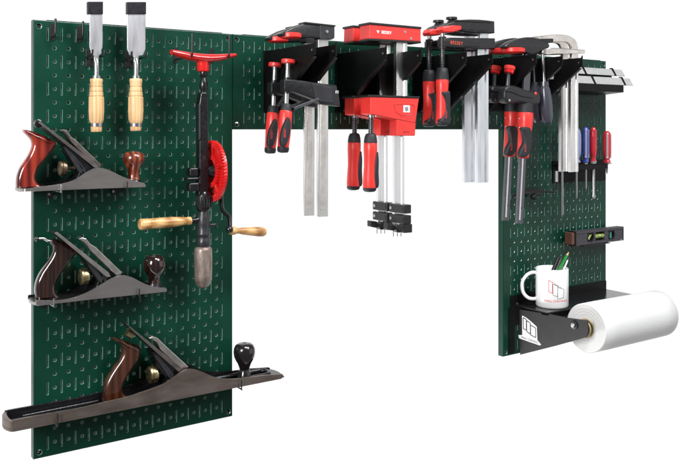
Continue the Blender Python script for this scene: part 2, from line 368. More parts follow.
# ------------------------------------------------------------------ chisels
def chisel(xc, wl, cap, neck_y, hx, h, label):
    w = 1.7
    r = thing('chisel', label, 'chisel', P(hx, h['end'], w), 'wood handled chisels')
    l, rr, yt, yb = wl
    top = cap[3] - 2
    pts = [(l, top), (rr, top), (rr, yb - 3), (rr - 1.2, yb), ((xc + 3.2 * 1 + rr) / 2 + .5, yb + 3.5), (xc + 2.6, neck_y - 6), (xc + 2.1, neck_y + 6), (xc + 2.2, h['top']),
           (xc - 2.2, h['top']), (xc - 2.1, neck_y + 6), (xc - 2.6, neck_y - 6), ((xc - 3.2 + l) / 2 - .5, yb + 3.5), (l + 1.2, yb), (l, yb - 3)]
    b = B(); b.prism_px(pts, w + .08, w - .08); b.build('blade', 'blade', r, bev=.05, seg=1)
    b = B(); b.lathe_px(xc, [(neck_y - 4, .8), (neck_y, 2.6), (h['top'] - 3, 2.4), (h['top'] - 2.8, 3.9), (h['top'] + 1, 4.1)], w, 20); b.build('bolster', 'polished', r)
    b = B(); cl, cr, ct, cb = cap[0], cap[1], cap[2], cap[3]
    b.prism_px([(cl, ct), (cr, ct), (cr, cb), (cl, cb)], w + .17, w - .17); b.build('tip_guard', 'guard', r, bev=.04)
    t, e = h['top'], h['end']
    b = B(); b.lathe_px(hx, [(t, 3), (t + .2, 5.8), (t + 1.5, 6.4), (t + 4, 5.9), (t + 7.6, 5.9), (t + 8.1, 5.3), (t + 8.7, 6.0), (t + 12.4, 6.3), (t + 12.9, 5.7), (t + 13.5, 6.5), (t + 17.2, 6.8), (t + 17.8, 6.2), (t + 18.6, 7.4),
                             (t + 32, 7.6), (t + 41, 7.1), (t + 44.5, 5.9), (t + 44.8, 5.2), (t + 48, 5.2), (t + 48.1, 5.6), (e - 1, 5.4), (e - .2, 4.9), (e, 2)], w, 28)
    b.build('handle', 'beech', r)
    b = B(); b.lathe_px(hx, [(t + 44.6, 5.2), (t + 44.7, 6.1), (t + 47.9, 6.0), (t + 48, 5.2)], w, 28); b.build('hoop', 'polished', r)
    # the forked hook under the shoulders
    s, _, z = P(xc, yb + 1.5, w); k = K(s, w)
    f = thing('peg_hook', 'forked black hook holding the ' + ('narrower left' if xc < 110 else 'wider right') + ' chisel by its shoulders', 'hook', (s, 0, z - .5), 'forked chisel hooks')
    hw = .42 if xc < 110 else .5
    b = B(); b.box(s - .3, s + .3, .01, .08, z - 1.0, z + .3); b.build('hook_plate', 'wire', f, bev=.03)
    b = B()
    for sg in (-1, 1):
        b = B(); b.sweep(cat_spline([(s + sg * .15, .06, z - .42), (s + sg * hw * .9, .5, z - .36), (s + sg * hw, 1.5, z - .3), (s + sg * (hw + .04), 2.1, z - .28), (s + sg * (hw + .04), 2.25, z + .1)], 5, False), .075, 10)
        b.build('prong', 'wire', f)
chisel(96.6, (89.6, 102.8, 14, 50), (87.8, 103.2, 1.5, 14), 62, 96.4, dict(top=78.5, end=132), 'narrower wood handled chisel with black tip guard, left of the pair on the board')
chisel(136.3, (127.2, 145.8, 14, 52), (127, 146.3, 1.8, 14), 62, 135.8, dict(top=78.5, end=131), 'wider wood handled chisel with black tip guard, beside the hand drill')

# ------------------------------------------------------------------ hand planes
def hand_plane(label, sole_l, sole_r, zb, ht, cheek, cheek_m, tote, tote_m, tote_w, iron, iron_m, cap, cap_m, frog, frogfaces, adj, adj_m, knob, knob_w, knob_m, rounded, wn=2.75, wk=.35):
    sl, sr = P(sole_l[0], sole_l[1], wn)[0], P(sole_r[0], sole_r[1], wn)[0]; wm = (wn + wk) / 2
    r = thing('hand_plane', label, 'hand plane', ((sl + sr) / 2, wm, zb), 'hand planes on the left board')
    # sole: heel and toe rounded in plan
    def outline(ins=0):
        o = []; hw = (wn - wk) / 2 - ins; rd = rounded
        for k in range(11):
            a = -pi / 2 + pi * k / 10; o.append((sr - rd * hw + rd * (hw) * cos(a) - ins * .5, wm + hw * sin(a)))
        for k in range(11):
            a = pi / 2 + pi * k / 10; o.append((sl + rd * hw + rd * (hw) * cos(a) + ins * .5, wm + hw * sin(a)))
        return o
    b = B(); b.plan(outline(), zb, zb + .2); b.build('sole', cheek_m, r, bev=.02)
    b = B(); b.plan(outline(.16), zb + .2, zb + .26); b.build('bed', 'castiron', r)
    Q = [(q[0], q[2]) for q in (P(x, y, wn) for x, y in cheek)]
    b = B(); b.prism(Q, wn + .003, wn - .14); b.build('side_wall', cheek_m, r, bev=.02)
    b = B(); b.prism(Q, wk + .14, wk - .003); b.build('side_wall', 'castiron', r, bev=.02)
    b = B(); pillow(b, tote, tote_w + .45, tote_w - .45, .34, 7, 5); b.build('rear_handle', tote_m, r, ang=80)
    b = B(); b.prism_px(iron, 2.4, .65); ir = b.build('blade', 'ironshade', r, bev=.015)  # shade under the blade is painted as this dark body
    b = B(); b.prism_px(iron, 2.46, 2.41); b.build('lit_blade_edge', iron_m, ir, bev=.01)  # lighter strip stands for the lit near edge of the blade
    b = B(); b.prism_px(cap, 2.3, 1.45); b.build('lever_cap', cap_m, r, bev=.05)
    b = B(); b.prism_px(frog, 2.25, .85); b.build('frog', 'castiron', r, bev=.04)
    for pts in frogfaces:
        b = B(); b.prism_px(pts, 2.32, 2.2); b.build('frog_rib', 'greyiron', r, bev=.02)
    x0, x1, y, rp, xe = adj
    k = Kp(x0, y, wm); b = B(); q0 = P(x0, y, wm); q1 = P(x1, y, wm); q2 = P(xe, y - 1, wm)
    d = (q1[0] - q0[0])
    prof = [(0, .35), (.04, .8), (.12, .97), (.3, 1), (.36, .9), (.42, 1), (.7, 1), (.84, .97), (.93, .8), (1, .4)]
    b.sweep([(q0[0] + d * t, wm, q0[2]) for t, _ in prof], [rp * k * f for _, f in prof], 32); b.build('depth_wheel', adj_m, r)
    b = B(); b.sweep([(q1[0], wm, q0[2]), (q2[0], wm, q0[2])], .13, 12); b.build('wheel_stud', adj_m, r)
    kx, kp = knob
    b = B(); b.lathe_px(kx, kp, knob_w, 36); b.build('front_knob', knob_m, r)
    q = P(kx, kp[0][0], knob_w)
    b = B(); b.sweep([(q[0], q[1], q[2] - .05), (q[0], q[1], q[2] + .015), (q[0], q[1], q[2] + .03)], [.16, .16, .1], 16); b.build('knob_screw', 'darkbrass', r)
    b = B(); b.sweep([(q[0], q[1], zb + .2), (q[0], q[1], zb + .5)], [.62, .5], 20); b.build('knob_boss', 'castiron', r)
    return r
def lerp_line(a, b, t): return (a[0] + (b[0] - a[0]) * t, a[1] + (b[1] - a[1]) * t)
# smoothing plane with red handle
c1 = [(31.8, 190.9), (32.2, 188.6)] + cat_spline([(34.5, 187), (48, 185.8), (61, 183.8), (70, 181.5), (77, 178.6), (83.5, 174), (90, 170.2), (95, 168.4), (99.4, 168), (104, 168.6), (110, 170.6), (122, 176.3), (131, 179.8), (138, 181.7), (144, 182.9)], 4, False) + [(145.6, 184.6), (145.8, 187)]
hp1 = hand_plane('small metal hand plane with varnished red wooden handle, topmost of the three', (20, 190), (145.8, 187), P(90, 189, 2.75)[2] , 0, c1, 'sidewall',
    [(22.9, 129.7), (26, 129.8), (30.2, 130.8), (43, 135.4), (50, 139), (55, 142.8), (54, 147), (50, 152.5), (45, 158.8), (40.2, 164), (36.4, 170), (34.6, 177), (35.8, 181.8), (40.2, 186.2), (37, 190.2), (26, 191.2), (17.2, 191.2), (15.9, 184), (16.6, 176), (19.2, 168.5), (23, 162.4), (27.6, 155.6), (30.6, 149), (31.4, 144), (30, 139.4), (26.4, 135.4), (23.6, 132.6)],
    'rosewood', 1.5,
    [(38.2, 122.6), (40.6, 121.8), (97.4, 164.6), (99, 168.5), (94.5, 167.6)], 'brownsteel',
    [(60, 130.4), (63.5, 129.2), (67.5, 130.6), (72, 137.5), (75, 139), (101.5, 164.8), (99.5, 169), (96.2, 168.2), (71.5, 142.2), (67, 135), (63.5, 132.2)], 'brownsteel',
    [(64.5, 146), (69, 146), (92, 167), (95, 174), (94, 184), (72, 186), (76, 180), (80, 172), (74, 164)],
    [[(64, 147.5), (67.5, 148), (83, 168), (82, 174), (79, 172)], [(69.5, 150), (72, 152), (86, 170), (85, 174)]],
    (58.6, 67, 168.4, 7.6, 77), 'darkbrass',
    (133.6, [(151.2, 3), (151.7, 6), (153, 8.6), (155.2, 10.4), (157.6, 11), (160, 10.9), (162, 10.2), (164, 9), (166.6, 7.4), (169.5, 6.2), (173, 5.5), (176.4, 5.4), (178, 6.2), (179.4, 6.6), (181, 6.5)]), 1.6, 'rosewoodknob', .35)
b = B(); q = P(38.8, 123.6, 2.3)
b.sweep([(q[0], 2.0, q[2]), (q[0], 2.05, q[2]), (q[0], 2.25, q[2]), (q[0], 2.3, q[2])], [.22, .3, .3, .22], 20); b.build('lateral_lever', 'castiron', hp1)
# smoothing plane, near-black handle
c2 = [(36, 305.2), (36, 301.2)] + cat_spline([(38, 300.4), (50, 300.6), (62, 300), (73, 297.8), (82, 294.8), (90, 291.2), (102, 284.2), (109, 280), (116, 276.8), (123.4, 275.5), (129, 276.4), (134, 278.3), (142, 282.4), (150, 285.7), (158, 287.4)], 4, False) + [(166.6, 288.4), (166.8, 291.7)]
hp2 = hand_plane('metal hand plane with glossy near black handle and knob, middle of the three', (34, 302), (166.8, 291.7), P(100, 298.6, 2.75)[2], 0, c2, 'sidewall',
    [(50.4, 239.3), (54, 238.6), (58, 239.6), (67, 244.3), (73, 247.4), (76.7, 250.4), (75, 254.4), (71, 259.2), (65.4, 266), (60, 273.6), (56.4, 280.6), (55, 287), (56.2, 293.4), (60, 298), (54, 301), (44, 301.6), (36.8, 301.2), (34.7, 293), (35, 285), (37, 278), (40.4, 271.4), (45, 264.6), (49.6, 257.6), (52.2, 251), (52, 246.4), (49.6, 243.2)],
    'darkwood', 1.5,
    [(54.8, 233.2), (57.2, 231.8), (108.6, 272.6), (110.5, 276.6), (107, 277.2), (98, 269.6)], 'nickel',
    [(78.6, 239), (82, 237.4), (86.4, 238.6), (90.4, 244), (95, 246.4), (122, 272.2), (120.6, 276), (117, 276.4), (90, 250), (87, 245.4), (83.4, 241.6)], 'nickel',
    [(82, 254), (86.5, 254), (112, 277), (113, 284), (112, 296), (90, 299), (95, 292), (98, 282), (92, 272)],
    [[(84, 258), (88.5, 257), (103, 276), (102, 284), (98, 280)], [(92, 262), (95, 262.5), (108, 277), (106, 284)]],
    (79.4, 88.6, 277, 8.6, 97), 'brass',
    (154.4, [(254.8, 3), (255.2, 6), (256.4, 8.2), (258.6, 9.8), (262, 10.9), (265.4, 11.1), (269, 10.4), (272.4, 8.8), (275, 7), (277.6, 5.6), (280, 5.2), (282.4, 6.4), (284.6, 6.2), (287.2, 5.8)]), 1.6, 'darkwood', .35)
b = B(); q = [P(37, 239, 1.9), P(43.5, 238.4, 1.9), P(47.5, 240.6, 1.9), P(52, 241.2, 1.9)]
b.sweep(cat_spline(q, 4, False), .09, 10); b.build('lateral_lever', 'nickel', hp2)
b = B(); b.ball(P(36.8, 239, 1.9), .17); b.build('lever_button', 'ebony', hp2)
# long jointer plane
c3 = [(12, 432), (12, 420.6)] + cat_spline([(16, 419.6), (30.7, 416.8), (58.4, 411.8), (80, 408), (105, 402), (125, 397.6), (141, 392.4), (154, 388), (163, 384.4), (171, 379.4), (179, 373.6), (184.6, 370.4), (189.5, 369.2), (195, 369.6), (203, 372.4), (211, 376), (219, 378.2), (232, 379.2), (246, 377.8), (262, 375.6)], 3, False) + [(282.5, 374.2), (284.6, 377.3)]
hp3 = hand_plane('very long rust brown plane with black knob and brown handle, lowest of the three', (6.6, 433), (286, 377.3), P(130, 409, 2.75)[2], 0, c3, 'rustwall',
    [(112.4, 337.6), (119, 338.3), (129, 342.2), (136, 344.8), (139.7, 348), (139.6, 353), (136.6, 360), (132, 367), (127, 375), (123, 382), (121.4, 389), (123.4, 394), (130, 398), (122, 401.6), (112, 403), (103, 404), (102.4, 394), (103.6, 386), (106.6, 378.5), (110, 372.4), (114.6, 365.6), (119.4, 358.4), (122, 352), (121.6, 347.4), (118.6, 343.4), (113.6, 340.8)],
    'walnut', 1.45,
    [(128.6, 327), (129.8, 326.4), (182.5, 368.6), (184.5, 372.4), (180, 373), (160, 355.6)], 'brownsteel',
    [(148.6, 338.4), (152.6, 336.6), (157.6, 338), (163.4, 343.6), (167, 347), (188.4, 366.6), (187, 370.4), (183, 370.8), (160, 349.4), (157.4, 343), (152.6, 339.8)], 'nickel',
    [(152, 352), (157, 352), (180, 372), (184, 380), (183, 394), (150, 400), (164, 388), (168, 380), (160, 370)],
    [[(154, 355), (158.5, 355), (174, 374), (173, 380), (169, 378)]],
    (147.8, 157.4, 375.2, 8.5, 168), 'brass',
    (244.4, [(343, 3.4), (343.4, 6.2), (345, 8.8), (348.2, 10.4), (352.2, 10.8), (356, 10.3), (359.6, 8.9), (363, 6.9), (366.4, 5.6), (369.4, 4.6), (371.6, 5.8), (374, 6.6), (377, 7.2)]), 1.6, 'ebony', .42)
b = B(); q = P(133, 335.6, 2.1); b.sweep([(q[0] - .3, 1.6, q[2] + .22), (q[0] + .12, 1.6, q[2] - .05)], [.3, .36], 20); b.build('lever_button', 'brass', hp3)
zb3 = P(130, 409, 2.75)[2]
for nm, xa, xb in (('toe_rail', 205, 268),):
    a = P(xa, 377, 1.5)[0]; c = P(xb, 370, 1.5)[0]
    b = B(); lp = []
    for k in range(9): an = -pi / 2 + pi * k / 8; lp.append((c - .7 + .7 * cos(an), 1.55 + .72 * sin(an)))
    lp = [(a, .83)] + lp + [(a, 2.27)]
    b.sweep([(x, y, zb3 + .42) for x, y in lp], .16, 10); b.build(nm, 'castiron', hp3)
hs = P(6.6, 433, 2.75)[0]; lp = []; hw3 = 1.2
for rr_, rev in ((0, 1), (.34, 0)):
    q_ = []
    for k in range(13):
        an = pi / 2 + pi * k / 12; q_.append((hs + .42 * 1.2 + (.42 * 1.2 - rr_) * cos(an) , 1.55 + (1.2 - rr_ * .6) * sin(an)))
    lp += q_ if rev else q_[::-1]
b = B(); b.plan(lp, zb3 + .2, zb3 + .74); b.build('heel_rim', 'rustwall', hp3, bev=.05)
a = P(10, 425, 1.5)[0] + 1.0; c = P(102, 402, 1.5)[0]
for wy in (.75, 2.25):
    b = B(); b.sweep([(a, wy, zb3 + .3), (c, wy, zb3 + .36)], .1, 10); b.build('bed_rib', 'castiron', hp3)
z1, z2 = P(90, 189, 2.75)[2], P(100, 298.6, 2.75)[2]
planehook(60.5, 2.8, z1, 'grey hook under the heel of the topmost hand plane', m='zinc'); planehook(126.5, 2.8, z1, 'black hook under the toe of the topmost hand plane')
planehook(53, 2.8, z2, 'hook under the heel of the middle hand plane', m='zinc'); planehook(138.5, 2.8, z2, 'black hook under the toe of the middle hand plane')
planehook(57, 2.8, zb3, 'thin black hook under the rear of the long jointer plane', up=.75); planehook(240.5, 2.8, zb3, 'black hook under the front knob of the long jointer plane', up=.6)

# ------------------------------------------------------------------ hand drill, hung upside down
wd = 2.6
dr = thing('hand_drill', 'old hand drill hung upside down with red breastplate, red gear wheel and wooden handles', 'hand drill', P(203, 287, wd))
kd = Kp(203, 60, wd)
cl = [(171.5, 51.8), (178, 53.6), (186, 55.6), (196, 57.4), (206, 58.2), (216, 57.9), (226, 56.6), (234.6, 55.2)]
th = [3.0, 4.3, 5.3, 5.9, 5.9, 5.4, 4.2, 2.8]
rings = []
for (x, y), t in zip(cl, th):
    q = P(x, y, wd); wid = .55 * sqrt(max(.05, 1 - ((x - 203) / 34) ** 2)) + .15; t *= kd * .8
    rings.append([(q[0], q[1] + wid * cos(a), q[2] + t * .9 * sin(a)) for a in [2 * pi * k / 18 for k in range(18)]])
b = B(); b.loops(rings); b.build('breastplate', 'redpaint', dr, bev=0)
b = B(); b.lathe_px(203, [(58.5, 7.6), (60.5, 6.6), (63, 6.1), (69.5, 6.0), (71.2, 5.4), (71.8, 4)], wd, 24); b.build('socket', 'redpaint', dr)
b = B(); b.lathe_px(203.6, [(70, 3.4), (73, 3.9), (76.5, 3.5), (78, 2.4), (80, 3.2), (84, 4.3), (88, 4.2), (90, 3.4), (92, 3.0), (96, 3.3), (100, 4.0)], wd, 20); b.build('neck', 'castiron', dr)
def bp(b, pts, wf, wb): return b.prism_px(pts, wf, wb)
b = B(); bp(b, [(201.4, 92), (207.4, 92), (208.6, 100), (209, 142), (209.2, 170), (208.8, 196), (198.8, 196), (199.6, 170), (199.8, 142), (199.6, 104)], wd + .42, wd - .35); b.build('frame', 'castiron', dr, bev=.12, seg=3)
b = B(); bp(b, [(199.2, 104), (201, 104), (201, 138), (199.4, 141)], wd + .5, wd + .1); b.build('frame_rib', 'greyiron', dr, bev=.06)
# speed gear: big toothed wheel facing along the board
gc = P(212.4, 171, wd); GR = 2.4
def ring_gear(name, sc, r0, r1, s_in, s_out, nt, m):
    b = B(); rr = []
    n = nt * 4
    def prof(k):
        return 1 if (k % 4) in (0, 1) else 0
    A = [[], [], [], []]
    for k in range(n):
        a = 2 * pi * k / n; t = prof(k)
        for i, (r, s_) in enumerate(((r0, sc + s_in), (r0, sc - .08 * t - .12), (r1, sc - .16 * t - .02), (r1, sc + s_out))):
            r_ = r * (1 + .012 * t) if i == 2 else r
            A[i].append((gc[0] + s_, gc[1] + r_ * cos(a), gc[2] + r_ * sin(a)))
    b.loops(A, True, False, False); b.build(name, m, dr, smooth=False)
ring_gear('gear_wheel_teeth', 0, 1.95, GR, .05, .16, 58, 'redpaint')
b = B()
prof = [(0, .12), (.35, .12), (.5, .06), (.75, .05)]
b.sweep([(gc[0] + .10, gc[1], gc[2]), (gc[0] + .16, gc[1], gc[2])], [GR * .985, GR * .985], 64)
b.build('gear_wheel', 'redpaint', dr, bev=.03)
for k_ in range(5):
    a_ = 2 * pi * k_ / 5 + .3
    b = B(); b.sweep([(gc[0] - .02, gc[1] + 1.2 * cos(a_), gc[2] + 1.2 * sin(a_)), (gc[0] - .04, gc[1] + 2.0 * cos(a_), gc[2] + 2.0 * sin(a_))], [.16, .2], 10); b.build('spoke', 'redpaint', dr)
ring_gear('inner_gear_teeth', -.05, .95, 1.3, .15, .2, 34, 'redpaint')
b = B(); b.sweep([(gc[0] - .55, gc[1], gc[2]), (gc[0] - .3, gc[1], gc[2]), (gc[0] - .05, gc[1], gc[2]), (gc[0] + .7, gc[1], gc[2])], [.3, .42, .55, .3], 24); b.build('gear_hub', 'castiron', dr)
# selector lugs on the left of the frame
for (x0, y0, x1, y1, wf, wb) in ((190, 168, 199, 176.5, wd + .6, wd - .2), (187.5, 177.5, 199.5, 181, wd + .5, wd - .3), (189.5, 183, 200, 191.5, wd + .6, wd - .2)):
    b = B(); bp(b, [(x0, y0), (x1, y0 - .6), (x1, y1), (x0, y1)], wf, wb); b.build('bearing_lug', 'castiron', dr, bev=.14, seg=3)
for y, x in ((171.5, 190), (187.5, 189.5)):
    b = B(); q = P(x, y, wd + .2); b.sweep([(q[0] - .15, q[1], q[2]), (q[0] + .3, q[1], q[2])], [.2, .24], 14); b.build('bearing_stud', 'greyiron', dr)
b = B(); b.lathe_px(203.6, [(190, 4), (192, 6), (196, 7.6), (203, 8.0), (207, 7.6), (210, 6.4), (211.5, 5.2)], wd, 26); b.build('pinion_housing', 'castiron', dr)
for i in range(9):
    a = pi + .2 + i * .34; q = P(203.6, 201, wd); rr = 8.0 * kd
    b = B(); b.sweep([(q[0] + rr * .97 * cos(a) * 1, q[1] - rr * .97 * sin(a), q[2] + .42), (q[0] + rr * 1.04 * cos(a), q[1] - rr * 1.04 * sin(a), q[2]), (q[0] + rr * .93 * cos(a), q[1] - rr * .93 * sin(a), q[2] - .45)], .055, 8); b.build('pinion_tooth', 'greyiron', dr)
b = B(); b.lathe_px(203.4, [(210, 4.8), (214, 5.6), (217, 6.6), (225, 6.7), (232, 6.3), (233, 6.9), (235, 6.9), (236, 6.2), (238.5, 6.2), (239.5, 6.8), (244, 6.9), (246, 6.4), (248, 6.2)], wd, 28); b.build('lower_barrel', 'greyiron', dr)
b = B(); b.lathe_px(203.2, [(246.5, 6.6), (248, 8.4), (250, 8.9), (262, 9.0), (274, 8.8), (280.5, 8.5), (281.2, 7.9), (283.6, 7.2), (286, 5.8), (287.4, 3.6)], wd, 32); b.build('chuck', mat('worn_chuck_steel', (.34, .285, .255), .48, .6, bump=.6, bscale=160, col2=(.19, .14, .115), vscale=60, rvar=.1, stretch=(1.5, 1.5, .6)), dr)
# side handle, along the board to the left
hq0, hq1 = P(138.8, 224.6, wd), P(191.7, 220.6, wd)
prof = [(0, 2.6), (.008, 4.4), (.03, 5.3), (.10, 5.2), (.2, 5.0), (.205, 4.7), (.22, 5.0), (.45, 5.1), (.62, 5.0), (.8, 4.3), (.88, 3.8), (.90, 3.5), (.92, 4.0), (.98, 3.9), (1, 2)]
b = B(); b.sweep([tuple(hq0[i] + (hq1[i] - hq0[i]) * t for i in range(3)) for t, _ in prof], [r_ * kd * 1.02 for _, r_ in prof], 28); b.build('side_handle', 'oldwood', dr)
hq2 = P(200, 220, wd); b = B(); b.sweep([hq1, tuple((hq1[i] + hq2[i]) / 2 for i in range(3)), hq2], [.24, .2, .3], 16); b.build('side_handle_stem', 'castiron', dr)
# crank and its handle
crank = [P(217, 171, wd), P(220.5, 190, wd), P(221.6, 206, wd), P(224, 212, wd + .1), P(229.3, 218, wd + .3), P(230, 230, wd + .4)]
b = B(); b.sweep(cat_spline([crank[0], crank[1], crank[2], crank[3], crank[4], crank[5]], 5, False), .15, 12, flat=1.5); b.build('crank_arm', 'castiron', dr)
hc0, hc1 = P(228, 230.6, wd + .4), P(265.6, 232.0, wd + .4); kk = Kp(245, 231, wd)
prof = [(0, 2.2), (.04, 3.6), (.10, 4.2), (.16, 4.2), (.22, 3.0), (.3, 2.7), (.36, 3.4), (.5, 3.9), (.65, 4.4), (.82, 4.9), (.93, 4.7), (.985, 3.4), (1, 1.5)]
hc0 = (hc0[0], hc0[1], P(228, 230.4, wd + .4)[2])
b = B(); b.sweep([tuple(hc0[i] + (hc1[i] - hc0[i]) * t for i in range(3)) for t, _ in prof], [r_ * kk for _, r_ in prof], 28); b.build('crank_handle', 'oldwood', dr)
b = B(); b.ball(P(229.5, 229.5, wd + .55), .3); b.build('crank_rivet', 'castiron', dr)
b = B(); q = P(213.6, 224.8, wd); b.sweep([(q[0] - .35, q[1], q[2]), (q[0] + .1, q[1], q[2]), (q[0] + .2, q[1], q[2])], [.12, .14, .3], 14); b.build('thumb_screw', 'greyiron', dr)

# ------------------------------------------------------------------ clamp racks: pairs of arms square to the board
def rack(tips, label, D=7.3, root_h=5.2, tip_h=.9):
    S_ = [P(x, y, D) for x, y in tips]; zt = sum(q[2] for q in S_) / len(S_) + .1
    r = thing('clamp_rack', label, 'clamp rack', (S_[0][0], 0, zt - root_h), 'black clamp racks')
    for q in S_:
        s = q[0]
        b = B(); pts = [(.02, zt - root_h), (.02, zt), (D - .1, zt), (D, zt + .22), (D + .08, zt + .22), (D + .08, zt - tip_h), (D - .3, zt - tip_h - .12), (1.0, zt - root_h)]
        b.cross(pts, s - .05, s + .05); ar = b.build('arm', 'black', r, bev=.02)
        ax, az, bx, bz = D - .3, zt - tip_h - .12, 1.0, zt - root_h
        b = B(); b.cross([(ax, az), (ax + .03, az - .07), (bx + .03, bz - .07), (bx, bz)], s - .05, s + .32); b.build('folded_edge', 'black', ar, bev=.015)
        b = B(); b.sweep([(s - .09, D - .35, zt - .5), (s - .04, D - .35, zt - .5)], .09, 12); b.build('rivet', 'zinc', ar)
    b = B(); b.box(S_[0][0] - .3, S_[-1][0] + .3, .01, .09, zt - root_h - .1, zt + .05); b.build('back_plate', 'black', r, bev=.02)
    return S_, zt
rack([(315, 45), (336, 45)], 'black clamp rack under the black jawed bar clamps nearest the hand drill', D=7.9)
rack([(386, 49), (421, 50)], 'black clamp rack behind the two big red jawed parallel clamps')
rack([(466, 54), (492, 54)], 'black clamp rack beside the silver bars of the one handed middle clamps')
rack([(536, 57), (562, 57), (582, 57)], 'black clamp rack at the right under the all steel clamps')

# ------------------------------------------------------------------ clamps (nearer one of each pair, then its neighbour behind)
DN = (0, -2.2, 0)
def grip_text(root, x, y0, w, h, m='printred', txt='BESSEY'):
    q = P(x, y0, w); text_part('lettering', txt, m, root, q, (0.04, 0, 1), (-1, 0, 0.04), h, bold=.01)
# --- 1: bar clamps with black sliding arm
w1 = 5.0
c = thing('bar_clamp', 'black jawed bar clamp with red pads, nearer one of the leftmost pair', 'clamp', P(323, 217, w1), 'leftmost pair of bar clamps')
b = B(); b.prism_px([(318.4, 36), (328.6, 36), (328.2, 216.5), (318, 217)], w1 + .02, w1 - .26); b.build('bar', 'steel', c, bev=.04)
b = B(); b.prism_px([(321, 60), (325.6, 60), (325.2, 210), (320.6, 210)], w1 + .05, w1); b.build('bar_rib', 'nickel', c, bev=.02)
b = B(); pillow(b, [(279.5, 34), (284, 30.6), (292, 26.6), (303, 23.4), (312, 23.4), (321, 24.6), (321, 38.4), (311, 38.4), (300, 38.6), (291, 38), (280.5, 36.6)], w1 + .45, w1 - .45, .12, 3, 1, spl=False); b.build('fixed_jaw', 'jaw', c)
b = B(); b.prism_px([(320.2, 24), (334.8, 26), (334.8, 38), (332, 39.5), (320.2, 38.8)], w1 + .5, w1 - .5); hd = b.build('jaw_block', 'greyiron', c, bev=.06)
b = B(); b.prism_px([(305, 21.6), (335.6, 25), (335.8, 26.6), (305, 23.3)], w1 + .56, w1 - .5); b.build('jaw_lip', 'blackplastic', c, bev=.03)
q = P(327, 31.5, w1 + .5); b = B(); b.sweep([(q[0], w1 + .48, q[2]), (q[0], w1 + .56, q[2])], [.14, .12], 14); b.build('rivet', 'polished', hd)
def disc(parent, x, yt, yb, rx, w, m='red', name='pad', tilt=0):
    k = Kp(x, yt, w); q0 = P(x + tilt, yt, w); q1 = P(x, yb, w); r = rx * k
    b = B(); b.sweep([q0, tuple(q0[i] + (q1[i] - q0[i]) * .15 for i in range(3)), tuple(q0[i] + (q1[i] - q0[i]) * .8 for i in range(3)), q1], [r * .9, r, r, r * .85], 28)
    return b.build(name, m, parent)
disc(c, 290.6, 33.2, 38.4, 11, w1, tilt=0)
disc(c, 288, 59.4, 63.6, 7, w1, tilt=.3)
def rod(parent, pts, rpx, w, m, name, n=14):
    Q = [P(x, y, w) for x, y in pts]; b = B()
    if isinstance(rpx, (int, float)): rpx = [rpx] * len(Q)
    b.sweep(Q, [r * K(q[0], w) for r, q in zip(rpx, Q)], n); return b.build(name, m, parent)
def threaded(parent, x0, y0, x1, y1, rpx, w, m='darksteel', name='threaded_spindle', pitch=1.9):
    n = max(2, int(abs(y1 - y0) / pitch)); pts = []; rr = []
    for i in range(n):
        for t, f in ((0, 1.0), (.3, 1.0), (.5, .78), (.8, .78)):
            u = (i + t) / n; pts.append((x0 + (x1 - x0) * u, y0 + (y1 - y0) * u)); rr.append(rpx * f)
    return rod(parent, pts, rr, w, m, name)
rod(c, [(288, 63), (287.9, 66.5), (287.8, 67)], [3.2, 2.8, 2.3], w1, 'polished', 'swivel')
rod(c, [(287.8, 66), (286, 108)], 2.4, w1, 'steel', 'spindle')
b = B(); pillow(b, [(282, 79.6), (292, 79.4), (313, 82.6), (334, 85.4), (336.6, 95), (337.6, 106.5), (318, 104), (312, 99.6), (292, 92.4), (282, 91)], w1 + .42, w1 - .42, .13, 3, 1, spl=False); b.build('sliding_arm', 'jaw', c)
b = B(); b.prism_px([(312, 84), (332, 87), (334, 103), (316, 101)], w1 + .47, w1 + .3); b.build('arm_plate', 'greyiron', c, bev=.05)
rod(c, [(287.3, 77.4), (286.7, 93.6)], [3.8, 3.9], w1, 'jaw', 'arm_collar')
b = B(); b.prism_px([(294, 107.4), (306, 102.4), (319, 97.6), (319.6, 99.6), (308, 105), (296, 109.4)], w1 + .5, w1 + .4); b.build('release_lever', 'darksteel', c, bev=.02)
b = B(); q = P(335.8, 92, w1 + .3); b.box(q[0] - .1, q[0] + .22, w1 + .1, w1 + .45, q[2] - .15, q[2] + .12); b.build('stop_pin', 'polished', c, bev=.05)
rod(c, [(286.4, 103.6), (286.3, 104.4), (286, 111.5)], [4.4, 5.2, 5.8], w1, 'rubber', 'ferrule', 24)
rod(c, [(286.1, 110.6), (285.9, 112), (285, 124), (284.2, 136), (283.2, 147), (283.1, 148)], [5.6, 6.4, 6.5, 6.3, 5.7, 5.5], w1, 'red', 'handle', 28)
rod(c, [(283.3, 147), (282.9, 150.5), (282.7, 152.2), (282.7, 152.8)], [6.0, 5.9, 5.0, 2.5], w1, 'rubber', 'end_cap', 24)
b = B(); pillow(b, [(287.6, 117), (290, 123), (289, 134), (286, 143.5), (281.4, 146.5), (280, 141), (281.4, 131), (284.6, 122)], w1 + .72, w1 + .3, .1, 3, 4); gi = b.build('grip_inset', 'rubber', c)
grip_text(gi, 284.9, 133, w1 + .735, 2.9 * Kp(284, 133, w1))
dup(c, (.05, -2.2, -.12), 'black jawed bar clamp with red pads, farther one of the leftmost pair')

